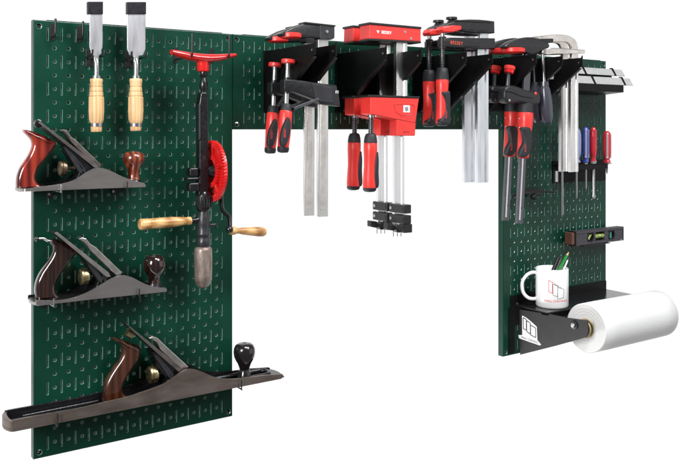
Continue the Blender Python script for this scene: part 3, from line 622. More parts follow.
# --- 2: parallel clamps with big red jaws
w2 = 5.4
k2 = Kp(380, 100, w2)
c = thing('parallel_clamp', 'big red jawed parallel clamp showing its white emblem, nearer one of its pair', 'clamp', P(399, 236, w2), 'pair of red parallel clamps')
def boxy(parent, name, m, pts, wf, wb, bev=.04): b = B(); b.prism_px(pts, wf, wb); return b.build(name, m, parent, bev=bev)
fj = boxy(c, 'fixed_jaw', 'red', [(370, 24.2), (421, 28.6), (421, 41.4), (369.6, 38.6)], w2, w2 - 1.5, .07)
boxy(fj, 'jaw_trim', 'blackplastic', [(369.4, 22), (421.6, 26.8), (421.6, 28.9), (369.4, 24.3)], w2 + .06, w2 - 1.58, .03)
boxy(fj, 'jaw_trim', 'blackplastic', [(369.4, 38.4), (421.2, 41.2), (421.2, 43.2), (369.4, 40.4)], w2 + .03, w2 - 1.5, .03)
q = P(379.4, 32.2, w2); g = text_part('lettering', 'BESSEY', 'printwhite', fj, (P(386.5, 32.6, w2)[0], w2 + .012, P(386.5, 32.6, w2)[2]), (1, 0, 0), (0, 0, 1), 4.1 * k2, bold=.015)
b = B(); t0 = P(378, 31.8, w2); b.face([b.v((t0[0] - .16, w2 + .012, t0[2] + .12)), b.v((t0[0] + .16, w2 + .012, t0[2] + .12)), b.v((t0[0], w2 + .012, t0[2] - .14))]); b.build('triangle_mark', 'printwhite', fj, smooth=False)
for x, y in ((405.2, 31.8), (411, 38.4)):
    q = P(x, y, w2); b = B(); b.sweep([(q[0], w2 - .02, q[2]), (q[0], w2 + .03, q[2])], [.13, .11], 14); b.build('rivet', 'polished', fj)
# grooved rail
def rail(parent, x0, x1, y0, y1, w, d, m, name='rail'):
    a, e = P(x0, y0, w), P(x1, y0, w); zt = a[2]; zb_ = P((x0 + x1) / 2, y1, w)[2]; sa, sb = a[0], e[0]; ww = sb - sa
    prof = [(0, 0), (0, -d), (1, -d), (1, 0), (.78, 0), (.70, -d * .32), (.30, -d * .32), (.22, 0)]
    b = B(); b.plan([(sa + ww * t, w + u) for t, u in prof], zb_, zt); return b.build(name, m, parent, bev=.015, seg=1)
rail(c, 396.6, 407.4, 42, 97, w2 - .4, .45, 'steel')
rail(c, 394.6, 404.4, 134, 231, w2 - 1.5, .34, 'palealu', 'lower_rail')
mj = boxy(c, 'sliding_jaw', 'red', [(370.6, 96.6), (419.2, 98.4), (415.6, 123.2), (397, 119.4), (370.6, 114)], w2, w2 - 1.5, .07)
boxy(mj, 'jaw_trim', 'blackplastic', [(368.6, 94.6), (420, 96.4), (419.6, 98.2), (368.6, 96.8)], w2 + .05, w2 - 1.56, .03)
boxy(mj, 'jaw_foot', 'red', [(397.2, 119.2), (415.9, 123), (415.2, 135.8), (397, 135.8)], w2 - .03, w2 - 1.15, .06)
hx = [(394, 104.4), (398.6, 104), (413, 104.6), (415, 107), (413, 114.6), (402, 115.8), (395.6, 112)]
b = B(); Qh = [P(x, y, w2 + .015) for x, y in hx]; b.sweep(Qh + [Qh[0]], .022, 6); b.build('emblem_recess', 'red', mj)
e0, e1 = P(403.4, 105.2, w2), P(409.8, 112.4, w2); b = B(); b.box(e0[0], e1[0], w2 - .01, w2 + .02, e1[2], e0[2]); em = b.build('emblem_plate', 'printwhite', mj, bev=.02)
b = B(); b.prism_px([(404.8, 107.2), (408.2, 106.6), (408.4, 110.8), (405.4, 111.2)], w2 + .03, w2 + .01); b.build('emblem_mark', 'zinc', em)
q = P(406.4, 132, w2 - .03); text_part('lettering', 'REVO', 'printblack', mj, (q[0], w2 - .015, q[2]), (1, 0, 0), (0, 0, 1), 2.6 * k2, spacing=1.3)
rod(c, [(371, 113), (371, 117.6)], [3.4, 3.2], w2 - .7, 'polished', 'spindle_nut')
rod(c, [(376, 112), (376, 117)], [1.2, 1.2], w2 - .5, 'polished', 'pin')
threaded(c, 371, 117, 370.8, 134.5, 2.8, w2 - .7)
rod(c, [(370.9, 133.4), (370.9, 134.4), (370.6, 137.5), (370.5, 142.6), (370.5, 143)], [4.0, 5.2, 6.2, 6.9, 6], w2 - .7, 'rubber', 'ferrule', 28)
rod(c, [(370.5, 142.4), (370.5, 143.5), (370.4, 150), (370.1, 158), (369.8, 166), (369.6, 176), (369.6, 184), (369.6, 188.4)], [6.2, 6.8, 6.9, 6.3, 5.9, 6.4, 6.9, 6.6], w2 - .7, 'red', 'handle', 30)
rod(c, [(369.6, 187.6), (369.6, 190), (369.6, 191.4), (369.6, 191.9)], [6.9, 6.6, 5.4, 3], w2 - .7, 'rubber', 'end_cap', 26)
b = B(); pillow(b, [(376.2, 152), (377.2, 160), (377, 172), (377.4, 184), (375.6, 188), (373, 184), (372.4, 176), (373.6, 164), (374.6, 155)], w2 - .1, w2 - .75, .14, 3, 4); gi = b.build('grip_inset', 'rubber', c)
# end stops under the jaws
for y in (203.6, 214.2):
    a_, e_ = P(404.2, y + 1.5, w2), P(411.4, y + .8, w2); zb_ = P(404.2, y + 10.3, w2)[2]
    b = B(); b.box(a_[0], e_[0], w2 - 2.25, w2, zb_, a_[2]); st = b.build('end_stop', 'blackplastic', c, bev=.07)
    for wq_ in (w2 - 1.95, w2 - .35):
        b = B(); zc_ = (a_[2] + zb_) / 2; b.sweep([(a_[0] - .03, wq_, zc_), (a_[0] + .02, wq_, zc_)], [.15, .15], 14); b.build('stop_screw', 'zinc' if wq_ < w2 - 1 else 'wire', st)
boxy(c, 'end_block', 'blackplastic', [(404.2, 224.4), (412.4, 224), (412.4, 232.6), (404.2, 233.2)], w2 - .05, w2 - .8, .06)
boxy(c, 'end_block', 'blackplastic', [(387.6, 223.4), (394.2, 224.2), (394.2, 231), (387.6, 229.6)], w2 - .3, w2 - .9, .06)
q = P(399.4, 228.6, w2); b = B(); b.sweep([(q[0], w2 - .5, q[2]), (q[0], w2 - .02, q[2]), (q[0], w2 + .03, q[2])], [.36, .36, .2], 20); b.build('stop_knob', 'blackplastic', c)
for x in (393.4, 397.4, 401):
    rod(c, [(x, 229), (x, 236.4)], .45, w2 - 1.6, 'zinc', 'end_pin', 8)
dup(c, (0, -2.45, 0), 'big red jawed parallel clamp, farther one of its pair, half hidden by its neighbour')

# --- 3: black clamps with silver bars
w3 = 5.0
k3 = Kp(450, 50, w3)
c = thing('lever_clamp', 'black jawed clamp with bright silver bar, nearer one of the middle pair', 'clamp', P(484, 183, w3), 'pair of silver barred clamps')
b = B(); pillow(b, [(440, 27.4), (444, 24), (450, 21.6), (458, 20.2), (467, 19.8), (476, 20), (484, 20.7), (491, 21.7), (491.2, 33.6), (482, 33.6), (470, 33), (458, 31.4), (448, 30), (440.4, 30)], w3 + .5, w3 - .5, .12, 3, 1, spl=False); uj = b.build('upper_jaw', 'jaw', c)
for pts in ([(461, 23.6), (465.5, 23.2), (465.5, 29.6), (461, 29.4)], [(468.5, 22.8), (475, 23), (475, 29.8), (468.5, 29.8)], [(478, 23.2), (489, 24), (489, 31), (478, 31)]):
    b = B(); b.prism_px(pts, w3 + .56, w3 + .4); b.build('jaw_rib', 'blackplastic', uj, bev=.05)
b = B(); b.prism_px([(455, 19.6), (491.4, 20.8), (491.4, 22.4), (455, 21.2)], w3 + .58, w3 - .5); b.build('jaw_lip', 'blackplastic', uj, bev=.03)
b = B(); pillow(b, [(440.2, 26.6), (449, 25.4), (458.2, 26), (458.4, 30.2), (453, 32), (448.8, 33), (440, 33), (438.6, 30)], w3 + .56, w3 - .56, .15, 3, 1, spl=False); b.build('pad', 'red', c)
rod(c, [(451.6, 17.2), (451.6, 19.4)], [5.6, 5.6], w3, 'blackplastic', 'top_knob', 20)
rod(c, [(451.6, 19), (451.6, 23)], [3, 4], w3, 'blackplastic', 'knob_stem', 16)
b = B(); b.prism_px([(480.6, 33), (488.6, 33), (488.6, 39), (480.6, 39)], w3 + .05, w3 - .35); b.build('bar_neck', 'alu', c, bev=.03)
lj = None
b = B(); pillow(b, [(440.6, 38.6), (447, 37.8), (470, 38.2), (491.4, 38.6), (491.6, 49), (478, 49.4), (462, 48.6), (448, 47.6), (440.8, 47)], w3 + .5, w3 - .5, .1, 3, 1, spl=False); lj = b.build('lower_jaw', 'jaw', c)
q = P(456.6, 43, w3 + .5); text_part('lettering', 'BESSEY', 'orange', lj, (q[0], w3 + .512, q[2]), (1, 0, -.02), (0, 0, 1), 4.6 * k3, spacing=1.2)
b = B(); b.prism_px([(465, 41), (480, 41.4), (480, 47), (465, 46.4)], w3 + .56, w3 + .4); b.build('jaw_rib', 'blackplastic', lj, bev=.05)
rod(c, [(442.6, 32.4), (442.6, 38)], [2.2, 2.2], w3, 'polished', 'spindle_tip')
rod(c, [(442.4, 36.8), (442.4, 48.8)], [3.9, 3.9], w3 + .1, 'blackplastic', 'collar', 20)
threaded(c, 442.4, 48, 442.4, 69.5, 2.7, w3 + .1)
rod(c, [(442.4, 67.8), (442.4, 69), (442.2, 73), (442.2, 79.4), (442.2, 80)], [4.2, 5.6, 6.4, 6.6, 6], w3 + .1, 'rubber', 'ferrule', 28)
rod(c, [(442.2, 79), (442.2, 80), (442.1, 90), (442, 100), (442, 112), (442, 122), (442, 124.4)], [6.0, 6.5, 6.2, 5.6, 6.0, 6.5, 6.1], w3 + .1, 'red', 'handle', 30)
rod(c, [(442, 123.4), (442, 125), (442, 126.2)], [6.5, 6.0, 3.5], w3 + .1, 'rubber', 'end_cap', 26)
b = B(); pillow(b, [(441, 92.4), (446, 91.4), (448.6, 92.6), (448.7, 110), (448.7, 123.6), (441, 124), (438.6, 121), (442, 116), (443.8, 108), (443.2, 99)], w3 + .72, w3 + .1, .14, 3, 3); gi = b.build('grip_inset', 'rubber', c)
grip_text(gi, 446.4, 114, w3 + .73, 2.7 * k3)
rail(c, 477.8, 488.6, 38, 182.6, w3 - .1, .32, 'alu', 'bar')
dup(c, (0, -1.85, -.08), 'black jawed clamp with bright silver bar, farther one of the middle pair')

# --- 4: clamps whose bars run through their handles
w4 = 5.2
k4 = Kp(520, 100, w4)
c = thing('gear_clamp', 'nearer clamp of the pair whose dark bars run through red handles', 'clamp', P(520, 224, w4), 'pair of clamps with bars through their handles')
b = B(); pillow(b, [(502, 45.8), (507, 42), (515, 39.2), (524, 37.4), (532, 38), (540, 40.6), (546, 44), (546, 48), (538, 51), (533, 55), (526, 54), (518, 50), (510, 48.4), (503, 48.4)], w4 + .42, w4 - .42, .14, 3, 2); b.build('fixed_jaw', 'jaw', c)
disc(c, 513.4, 48.2, 53.2, 11.6, w4)
disc(c, 509.4, 66, 70, 5.6, w4, tilt=.6)
b = B(); q = P(511, 70.4, w4); b.sweep([P(510, 67.4, w4), P(508.6, 73, w4)], [5.4 * k4, 4.6 * k4], 22); b.build('pad_skirt', 'redpaint', c)
rod(c, [(508.6, 72), (507.4, 88)], [1.9, 2.2], w4, 'darksteel', 'swivel_stem')
def slab(parent, name, m, p0, p1, wpx, w, d, bev=.03):
    (x0, y0), (x1, y1) = p0, p1
    b = B(); b.prism_px([(x0 - wpx, y0), (x0 + wpx, y0), (x1 + wpx, y1), (x1 - wpx, y1)], w, w - d); return b.build(name, m, parent, bev=bev)
slab(c, 'bar', 'darksteel', (528.8, 50), (520, 223.6), 3.1, w4 + .1, .28)
slab(c, 'bar_groove', 'steel', (525.6, 108), (519.7, 220), .7, w4 + .13, .05, 0)
b = B(); pillow(b, [(501.4, 90), (503.6, 86.6), (509, 85.4), (516, 87.4), (524, 90.6), (533.4, 91.4), (536.4, 94), (536, 103.6), (529, 104.8), (516, 102.6), (507, 103.6), (501.6, 101)], w4 + .6, w4 - .5, .2, 4, 3); sa = b.build('sliding_arm', 'jaw', c)
b = B(); Q_ = [P(x, y, w4 + .62) for x, y in ((505, 90.4), (512, 91.6), (521, 95.4), (533, 97.4))]; b.sweep(cat_spline(Q_, 5, False), .09, 8); b.build('arm_rib', 'greyiron', sa)
q = P(509.4, 100.2, w4 + .6); b = B(); b.sweep([(q[0], w4 + .5, q[2]), (q[0], w4 + .64, q[2])], [.15, .12], 14); b.build('rivet', 'polished', sa)
q = P(535, 93.6, w4 + .5); b = B(); b.ball((q[0], q[1], q[2]), .2); b.build('release_button', 'red', sa)
rod(c, [(525.8, 103), (525.6, 112.4), (525.6, 113)], [7.2, 7.6, 7], w4, 'rubber', 'ferrule', 28)
rod(c, [(525.6, 112), (525.5, 113), (525.4, 122), (524.8, 132), (523.6, 145), (523, 155), (522.8, 157.6), (522.8, 158.4)], [7, 7.7, 7.5, 6.7, 6.2, 6.2, 5.8, 4], w4, 'red', 'handle', 30)
b = B(); pillow(b, [(521, 128), (527, 127), (530, 131), (530.8, 142), (528.8, 152), (524, 157), (519, 156.6), (519.6, 150), (523, 143), (522.8, 135)], w4 + .78, w4 + .2, .16, 3, 3); gi = b.build('grip_inset', 'rubber', c)
grip_text(gi, 525.6, 148, w4 + .795, 2.6 * k4)
for y in (118.5, 127.6):
    q = P(518.2, y, w4 + .4); b = B(); b.ball((q[0], w4 + .55, q[2]), .07, 10); b.build('handle_rivet', 'polished', c)
q = P(521.4, 208, w4 + .12); b = B(); b.sweep([(q[0], w4 + .08, q[2]), (q[0], w4 + .13, q[2])], [.1, .1], 12); b.build('bar_hole', 'wire', c)
dup(c, (.06, -1.9, .1), 'farther clamp of the pair whose dark bars run through red handles')

# --- 5: all steel clamps
w5 = 5.2
k5 = Kp(560, 60, w5)
c = thing('steel_clamp', 'all steel clamp with arched bar and dark grey handle, nearer one of the pair', 'clamp', P(574, 172, w5), 'pair of all steel clamps')
arc = [(540, 38.4), (548, 37.2), (556, 37.0), (564, 37.4), (569.6, 39.2), (573.2, 43), (574.4, 49)]
slabpts = cat_spline([(539, 36.6), (546, 35.2), (553.4, 34.5), (563, 34.6), (570, 36), (575, 39.4), (577.6, 44), (578.4, 51), (578.6, 66)], 4, False) + \
    cat_spline([(572.4, 66), (572.2, 51), (571.4, 46), (569, 43), (565, 41.8), (556, 41.6), (547, 41.8), (539.4, 42)], 4, False)
b = B(); b.prism_px(slabpts, w5 + .12, w5 - .26); b.build('arched_jaw', 'nickel', c, bev=.05)
rail(c, 571, 578.4, 60, 172, w5 + .1, .38, 'steel', 'bar')
b = B(); b.prism_px([(532, 38.8), (553.6, 38.4), (553.6, 42.2), (548, 43.4), (536, 43.4), (532, 42)], w5 + .3, w5 - .3); b.build('jaw_pad', 'blackplastic', c, bev=.06)
rod(c, [(542.5, 43), (542.3, 46.6)], [4.0, 3.4], w5, 'blackplastic', 'swivel_cup', 20)
rod(c, [(542, 45.6), (542.3, 47), (542.6, 49.5), (542.8, 53), (543, 54)], [2.4, 3.6, 4, 3.4, 2.2], w5, 'polished', 'swivel', 20)
b = B(); pillow(b, [(540, 48.6), (552, 48.0), (566, 48.8), (582.6, 50.2), (582.8, 53.4), (566, 54), (552, 54.6), (545, 55), (540, 53.4)], w5 + .32, w5 - .34, .08, 3, 1, spl=False); b.build('sliding_arm', 'nickel', c)
rod(c, [(542.8, 53), (544.2, 86)], 1.7, w5, 'polished', 'spindle')
b = B(); b.prism_px([(544.6, 79.4), (548, 74), (553, 68), (555.2, 65.8), (554.8, 70), (553.6, 79)], w5 - .3, w5 - .55); b.build('release_lever', 'polished', c, bev=.02)
rod(c, [(544.2, 81.6), (544.3, 86.4), (544.4, 87)], [4.4, 4.6, 3.8], w5, 'darksteel', 'ferrule', 24)
rod(c, [(544.4, 86.2), (544.6, 89), (545.2, 97), (546, 106), (546.8, 114), (547.2, 119), (547.4, 122.2), (547.4, 123)], [4.4, 5.2, 6.2, 6.4, 6.0, 5.4, 4.2, 2], w5, mat('slate_handle_paint', (.045, .047, .065), .28, bump=.1, bscale=120, coat=.3), 'handle', 30)
dup(c, (-.15, -1.15, 0), 'all steel clamp with arched bar, farther one of the pair, mostly hidden by its neighbour')

# ------------------------------------------------------------------ light metal strips on the black holder, top right
ha, hb = P(579, 84, 3.1), P(624, 86.2, 3.1)
h = thing('strip_holder', 'black wall holder carrying two pale metal strips at the top right corner', 'holder', (60, 0, ha[2]))
sr_ = hb[0] - .05
sl_ = P(560, 84, 3.1)[0]
zt_ = P(600, 84, 3.1)[2]; zb_ = P(600, 91.4, 3.1)[2]
b = B(); b.cross([(.03, zb_ + .2), (.03, zt_ + 1.0), (1.5, zt_ + 1.35), (1.5, zt_ + .75), (2.3, zt_ + .75), (3.1, zt_ + .05), (3.1, zb_), (.4, zb_ - .2)], sl_, sr_); b.build('tray', 'black', h, bev=.03)
def strip(x0, y0t, y0b, x1, y1t, y1b, wt, wb, label, bands):
    a, c_, d, e = P(x0, y0t, wt), P(x1, y1t, wt), P(x1 + 2.6, y1b, wb), P(x0, y0b, wb)
    zt, zb = (a[2] + c_[2]) / 2, (d[2] + e[2]) / 2; s0, s1 = a[0], c_[0]
    b = B(); n = Vector((0, zt - zb, wb - wt)).normalized() * .1
    b.cross([(wt, zt), (wb, zb), (wb - n.y, zb - n.z), (wt - n.y, zt - n.z)], s0, s1); o = b.build('metal_strip', 'strip', bev=.02)
    tag(o, label, 'metal strip', 'pale metal strips')
    for x in bands:
        s = P(x, y0t, wt)[0]
        b = B(); b.cross([(wt + .01, zt + .12), (wb + .06, zb - .02), (wb - .2, zb - .06), (wt - .3, zt + .1)], s - .16, s + .16); b.build('divider', 'black', h, bev=.02)
strip(560, 65.4, 73.2, 621.6, 69.8, 75.2, 1.9, 2.4, 'pale flat metal strip, upper and rear one of the two on the holder', (582.5, 612))
strip(560, 74.2, 82.4, 629.6, 78.6, 84.8, 2.7, 3.2, 'pale flat metal strip, lower and front one of the two on the holder', (591.5, 621.5))

# ------------------------------------------------------------------ screwdrivers and their rack
zr = P(590, 163.5, 1.3)[2]
ra, rb = P(553, 170, .1)[0], SR - .15
r = thing('screwdriver_rack', 'black pegboard rack holding the row of screwdrivers', 'tool rack', ((ra + rb) / 2, 0, zr - 2))
b = B(); b.box(ra, rb, .02, .1, zr - 2.1, zr + .35); b.build('back_plate', 'black', r, bev=.02)
re_ = P(607.5, 165, 1.7)[0]
b = B(); b.box(ra, re_, .1, 1.75, zr - .13, zr - .03); b.build('ledge', 'black', r, bev=.03)
b = B(); b.box(ra, re_, 1.67, 1.75, zr - .62, zr - .13); b.build('lip', 'black', r, bev=.02)
b = B(); b.sweep([(re_ - .3, 1.0, zr - .08), (re_ + 1.3, 1.25, zr - .08)], .05, 8); b.build('end_ring', 'zinc', r)
def driver(x, ytop, ybot, rp, w, col, col2, shaft_y, sr2, label, flat=False, xs=None):
    k = Kp(x, ytop, w)
    d = thing('screwdriver', label, 'screwdriver', P(x, shaft_y, w), 'screwdrivers in the rack')
    q = P(x, ytop, w); z1 = q[2]; z0 = P(x, ybot, w)[2]; s = q[0]; R = rp * k; n = 36
    prof = [(0, .3), (.03, .62), (.08, .84), (.16, .96), (.3, 1), (.6, 1), (.72, .98), (.80, .86), (.86, .66), (.90, .62), (.94, .85), (.98, .9), (1, .6)]
    rings = []
    for t, f in prof:
        z = z1 + (z0 - z1) * t
        rings.append([(s + R * f * (1 - (.10 if t > .1 and t < .78 and (kk % 6) in (0,) else 0)) * cos(2 * pi * kk / n), w + R * f * (1 - (.10 if t > .1 and t < .78 and (kk % 6) in (0,) else 0)) * sin(2 * pi * kk / n), z) for kk in range(n)])
    b = B(); b.loops(rings); b.build('handle', col, d)
    if col2:
        b = B()
        for sg in (.9, 2.6):
            b = B(); b.sweep([(s + R * .96 * cos(sg + 2.6), w + R * .96 * sin(sg), z1 - .3), (s + R * .98 * cos(sg + 2.6), w + R * .98 * sin(sg), z0 + .55)], R * .33, 10); b.build('handle_stripe', col2, d)
    ze = P(x, shaft_y, w)[2]
    b = B()
    if flat: b.sweep([(s, w, z0 + .1), (s, w, ze + .5), (s, w, ze + .3), (s, w, ze)], [sr2, sr2, sr2 * 1.5, sr2 * 1.1], 14, flat=1)
    else: b.sweep([(s, w, z0 + .1), (s, w, ze + .35), (s, w, ze)], [sr2, sr2, sr2 * .3], 14)
    b.build('shaft', 'polished', d)
    b = B(); b.sweep([(s, w, z0 + .12), (s, w, z0 - .16)], [sr2 * 2.2, sr2 * 1.9], 16); b.build('collar', 'glass', d)
driver(562, 124, 162, 3.6, 1.25, 'paleblue', None, 217, .15, 'pale blue handled screwdriver with the longest shaft, leftmost in the rack')
driver(576.4, 128, 163, 4.6, 1.2, 'paleblue', None, 199, .13, 'pale blue handled screwdriver mostly hidden behind the steel clamp bars')
driver(585.8, 127, 162.5, 3.4, 1.25, 'blueclear', 'glass', 190, .12, 'dark blue handled screwdriver just left of the red handled one')
driver(593.4, 127, 162, 3.3, 1.25, 'redclear', None, 198.6, .17, 'solid red handled screwdriver with flat blade', flat=True)
driver(607, 131, 163, 4.1, 1.3, 'redclear', 'glass', 174, .12, 'clear and red handled screwdriver at the right edge of the board')

# hook with rod across the right board
s0, _, z0 = P(533.5, 192, .3)
hk = thing('peg_hook', 'black double hook with crosswise rod left of the screwdrivers', 'hook', (s0, 0, z0 - .6), 'single hooks')
b = B(); b.box(s0 - 1.2, s0 + 1.6, .02, .12, z0 - .35, z0 + .35); b.build('hook_plate', 'wire', hk, bev=.03)
b = B(); pts = [P(514, 194, .9), P(524, 193.4, 1.0), P(536, 191.4, 1.1), P(550, 191.8, 1.3), P(556.4, 191.2, 1.5), P(557.6, 187, 1.5), P(557.8, 172, 1.5)]
b.sweep(cat_spline(pts, 5, False), .11, 12); b.build('hook_rod', 'wire', hk)
for x, y in ((516, 197), (533.6, 196.6)):
    q = P(x, y, .7); b = B(); b.ball(q, .36); b.build('knob', 'wire', hk)
b = B(); b.prism_px([(555.8, 171), (558, 171), (558, 182), (555.8, 182)], 1.62, 1.5); b.build('label_tab', 'strip', hk, bev=.01)

# ------------------------------------------------------------------ spirit level
la, lb = P(576.5, 231, 1.6)[0], P(623.4, 227.4, 1.6)[0]; lt, lbm = P(600, 229.2, 1.6)[2], P(600, 243.2, 1.6)[2]
lv = thing('spirit_level', 'short charcoal spirit level with green vials and brown end cap on the right board', 'spirit level', ((la + lb) / 2, 1.1, lbm))
# body as a frame: two rails, ends and webs so the vial windows are open
cxs = [P(x, 236, 1.6)[0] for x in (591, 600.5, 612)]
hw = [.52, .82, .52]; zc = (lt + lbm) / 2 - .02
edges = [la] + [v for c_, w_ in zip(cxs, hw) for v in (c_ - w_, c_ + w_)] + [lb]
b = B(); b.box(la, lb, .6, 1.6, lt - .3, lt); bo = b.build('top_rail', 'levelbody', lv, bev=.03)
b = B(); b.box(la, lb, .6, 1.6, lbm, lbm + .3); b.build('bottom_rail', 'levelbody', lv, bev=.03)
for i in range(0, len(edges), 2):
    b = B(); b.box(edges[i], edges[i + 1], .66, 1.55, lbm + .3, lt - .3); b.build('web', 'levelbody', lv, bev=.02)
for i, (c_, w_) in enumerate(zip(cxs, hw)):
    b = B(); b.box(c_ - w_, c_ + w_, .7, .95, lbm + .3, lt - .3); b.build('window_back', 'tip' if i == 1 else 'vialdark', lv)
    if i == 1:
        b = B(); b.sweep([(c_ - w_ + .05, 1.3, zc), (c_ - .1, 1.3, zc + .01), (c_ + w_ - .05, 1.3, zc)], [.24, .27, .24], 20); vv = b.build('vial', 'vial', lv)
        for dx in (-.16, .16):
            b = B(); b.sweep([(c_ + dx - .015, 1.3, zc), (c_ + dx + .015, 1.3, zc)], [.278, .278], 20); b.build('vial_line', 'printblack', vv)
        b = B(); b.sweep([(c_ - .14, 1.47, zc + .1), (c_, 1.52, zc + .1), (c_ + .14, 1.47, zc + .1)], [.05, .09, .05], 12); b.build('bubble', 'printwhite', vv)
    else:
        rr = .44
        b = B(); rg = []
        for r_, w_2 in ((rr, .95), (rr, 1.58), (rr + .1, 1.62), (rr + .13, 1.55), (rr + .13, .95)):
            rg.append([(c_ + r_ * cos(2 * pi * k / 28), w_2, zc + r_ * sin(2 * pi * k / 28)) for k in range(28)])
        b.loops(rg, True, False, False); b.build('vial_ring', 'blackplastic', lv)
        an = .9 if i == 0 else pi / 2
        b = B(); b.sweep([(c_ - .38 * cos(an), 1.35, zc - .38 * sin(an)), (c_ + .38 * cos(an), 1.35, zc + .38 * sin(an))], .15, 16); b.build('vial', 'vial' if i == 0 else mat('teal_vial', (.05, .38, .30), .15, trans=.3, coat=.5), lv)
b = B(); b.box(la - .12, la - .0, .45, 1.62, lbm - .03, lt + .03); b.build('end_cap', 'blackplastic', lv, bev=.04)
b = B(); b.box(la - .55, la - .13, .35, 1.5, lbm + .1, lt - .1); b.build('end_cap', 'tip', lv, bev=.12, seg=3)
b = B(); b.box(lb + .0, lb + .07, .6, 1.6, lbm - .01, lt + .01); b.build('end_cap', 'blackplastic', lv, bev=.02)
q = P(621, 239.8, 1.61); b = B(); b.sweep([(q[0], 1.58, q[2]), (q[0], 1.64, q[2])], [.1, .09], 12); b.build('rivet', 'polished', lv)
lh = thing('peg_hook', 'black hook behind the spirit level', 'hook', ((la + 3), 0, lbm - .4), 'single hooks')
b = B(); b.box(la + 1, la + 5.6, .02, .1, lbm - .5, lt - .2); b.build('hook_plate', 'wire', lh, bev=.02)
b = B(); b.box(la + 1, la + 5.6, .1, 1.75, lbm - .12, lbm - .03); b.build('hook_ledge', 'wire', lh, bev=.02)

# ------------------------------------------------------------------ shelf with paper roll bracket
zs = 5.32; sL = 49.25; sRt = SR
sh = thing('shelf', 'black steel shelf with tapered side arms under the mug, holding the paper roll', 'shelf', ((sL + sRt) / 2, 0, 0.5))
wr = 8.0; D = 4.6
b = B(); b.box(sL, sRt, .02, D, zs - .1, zs); b.build('shelf_top', mat('glossy_black_shelf', (.010, .010, .011), .16, bump=.1, bscale=600, rvar=.05, vscale=30, spec=.6), sh, bev=.03)
b = B(); b.box(48.6, sRt - .05, .02, .1, zs - 2.2, zs + 1.0); b.build('back_plate', 'black', sh, bev=.02)
def armz(px, py, w): return P(px, py, w)[2]
tipw = 9.5
def inv(px, s):       # w of the sight line at px in the plane s
    lo, hi = 0, 14
    for _ in range(40):
        mid = (lo + hi) / 2
        if P(px, 300, mid)[0] > s: lo = mid
        else: hi = mid
    return lo
prof_px = [(519.6, 309.4), (541, 312.8), (542, 314.4), (548, 315.6), (549.5, 314), (565, 317.4), (580, 319.4), (588, 320.4), (588.6, 331.6), (587, 337.2), (556, 345.8), (520.4, 354.8)]
arm = []
for x, y in prof_px:
    w_ = inv(x, sL); arm.append((w_, P(x, y, w_)[2]))
WT = max(p[0] for p in arm)
b = B(); b.cross(arm, sL - .06, sL + .06); la_ = b.build('side_arm', mat('satin_black_side', (.018, .018, .02), .42, spec=.25, bump=.15, bscale=800, rvar=.05, vscale=30), sh, bev=.03)
b = B(); b.cross(arm, 62.62, 62.74); b.build('side_arm', 'black', sh, bev=.03)
b = B(); b.box(sL - .9, sL - .06, .02, .12, arm[-1][1] + .1, zs - .2); b.build('fixing_flange', 'black', sh, bev=.02)
q = P(517.6, 303.6, .15); b = B(); b.sweep([(q[0] , .1, q[2]), (q[0], .17, q[2])], [.1, .08], 12); b.build('screw', 'zinc', sh)
wq = inv(574.7, sL); zq = P(574.7, 325, wq)[2]; WR, ZR = wq, zq
b = B(); b.sweep([(sL - .06, wq, zq), (sL - .16, wq, zq), (sL - .2, wq, zq)], [.45, .45, .34], 26); b.build('washer', 'blackplastic', la_)
b = B(); b.sweep([(sL - .18, wq, zq), (sL - .34, wq, zq), (sL - .4, wq, zq)], [.24, .24, .15], 20); b.build('bolt', 'zinc', la_)
b = B(); b.sweep([(sL + .06, wq, zq), (62.9, wq, zq)], .28, 20); b.build('roll_rod', 'wire', sh)
b = B(); b.sweep([(62.74, wq, zq), (62.95, wq, zq), (63.0, wq, zq)], [.42, .42, .3], 24); b.build('end_knob', 'blackplastic', sh)
# white emblem on the left arm: three stepped panels over a name strip, in the plane of the arm
def on_arm(x, y, lift=.075):
    w_ = inv(x, sL - .06); return (sL - lift, w_, P(x, y, w_)[2])
def poly_on(parent, name, m, pts, lift):
    b = B(); b.loops([[on_arm(x, y, .062) for x, y in pts], [on_arm(x, y, lift) for x, y in pts]]); return b.build(name, m, parent, smooth=False)
em = poly_on(la_, 'emblem', 'printwhite', [(522.2, 315.6), (526.2, 317.6), (528.6, 319.6), (531.6, 322), (536.8, 326.8), (537.4, 340.2), (541.2, 344.8), (539.6, 345.4), (519, 338.2), (518.4, 335), (522.4, 335.2)], .075)
def frame_lines(parent, corners, wd_, m, lift):
    for i in range(4):
        a, c_ = Vector(on_arm(*corners[i], lift)), Vector(on_arm(*corners[(i + 1) % 4], lift))
        b = B(); b.sweep([tuple(a), tuple(c_)], wd_, 6); b.build('emblem_line', m, parent)
for cn in ([(523.4, 317.6), (526.4, 319.2), (526.6, 330.2), (523.6, 328.4)], [(526.8, 320.6), (530.4, 323), (530.6, 334), (527, 331.6)], [(530.6, 325), (535.8, 328), (536, 337.6), (530.8, 335)]):
    frame_lines(em, cn, .045, 'printblack', .085)
a0, a1 = Vector(on_arm(519.6, 336.4, .085)), Vector(on_arm(540, 343.6, .085))
text_part('lettering', 'WALL CONTROL', 'printblack', em, tuple((a0 + a1) / 2), tuple(a1 - a0), (0, 0, 1), .30, bold=.02)

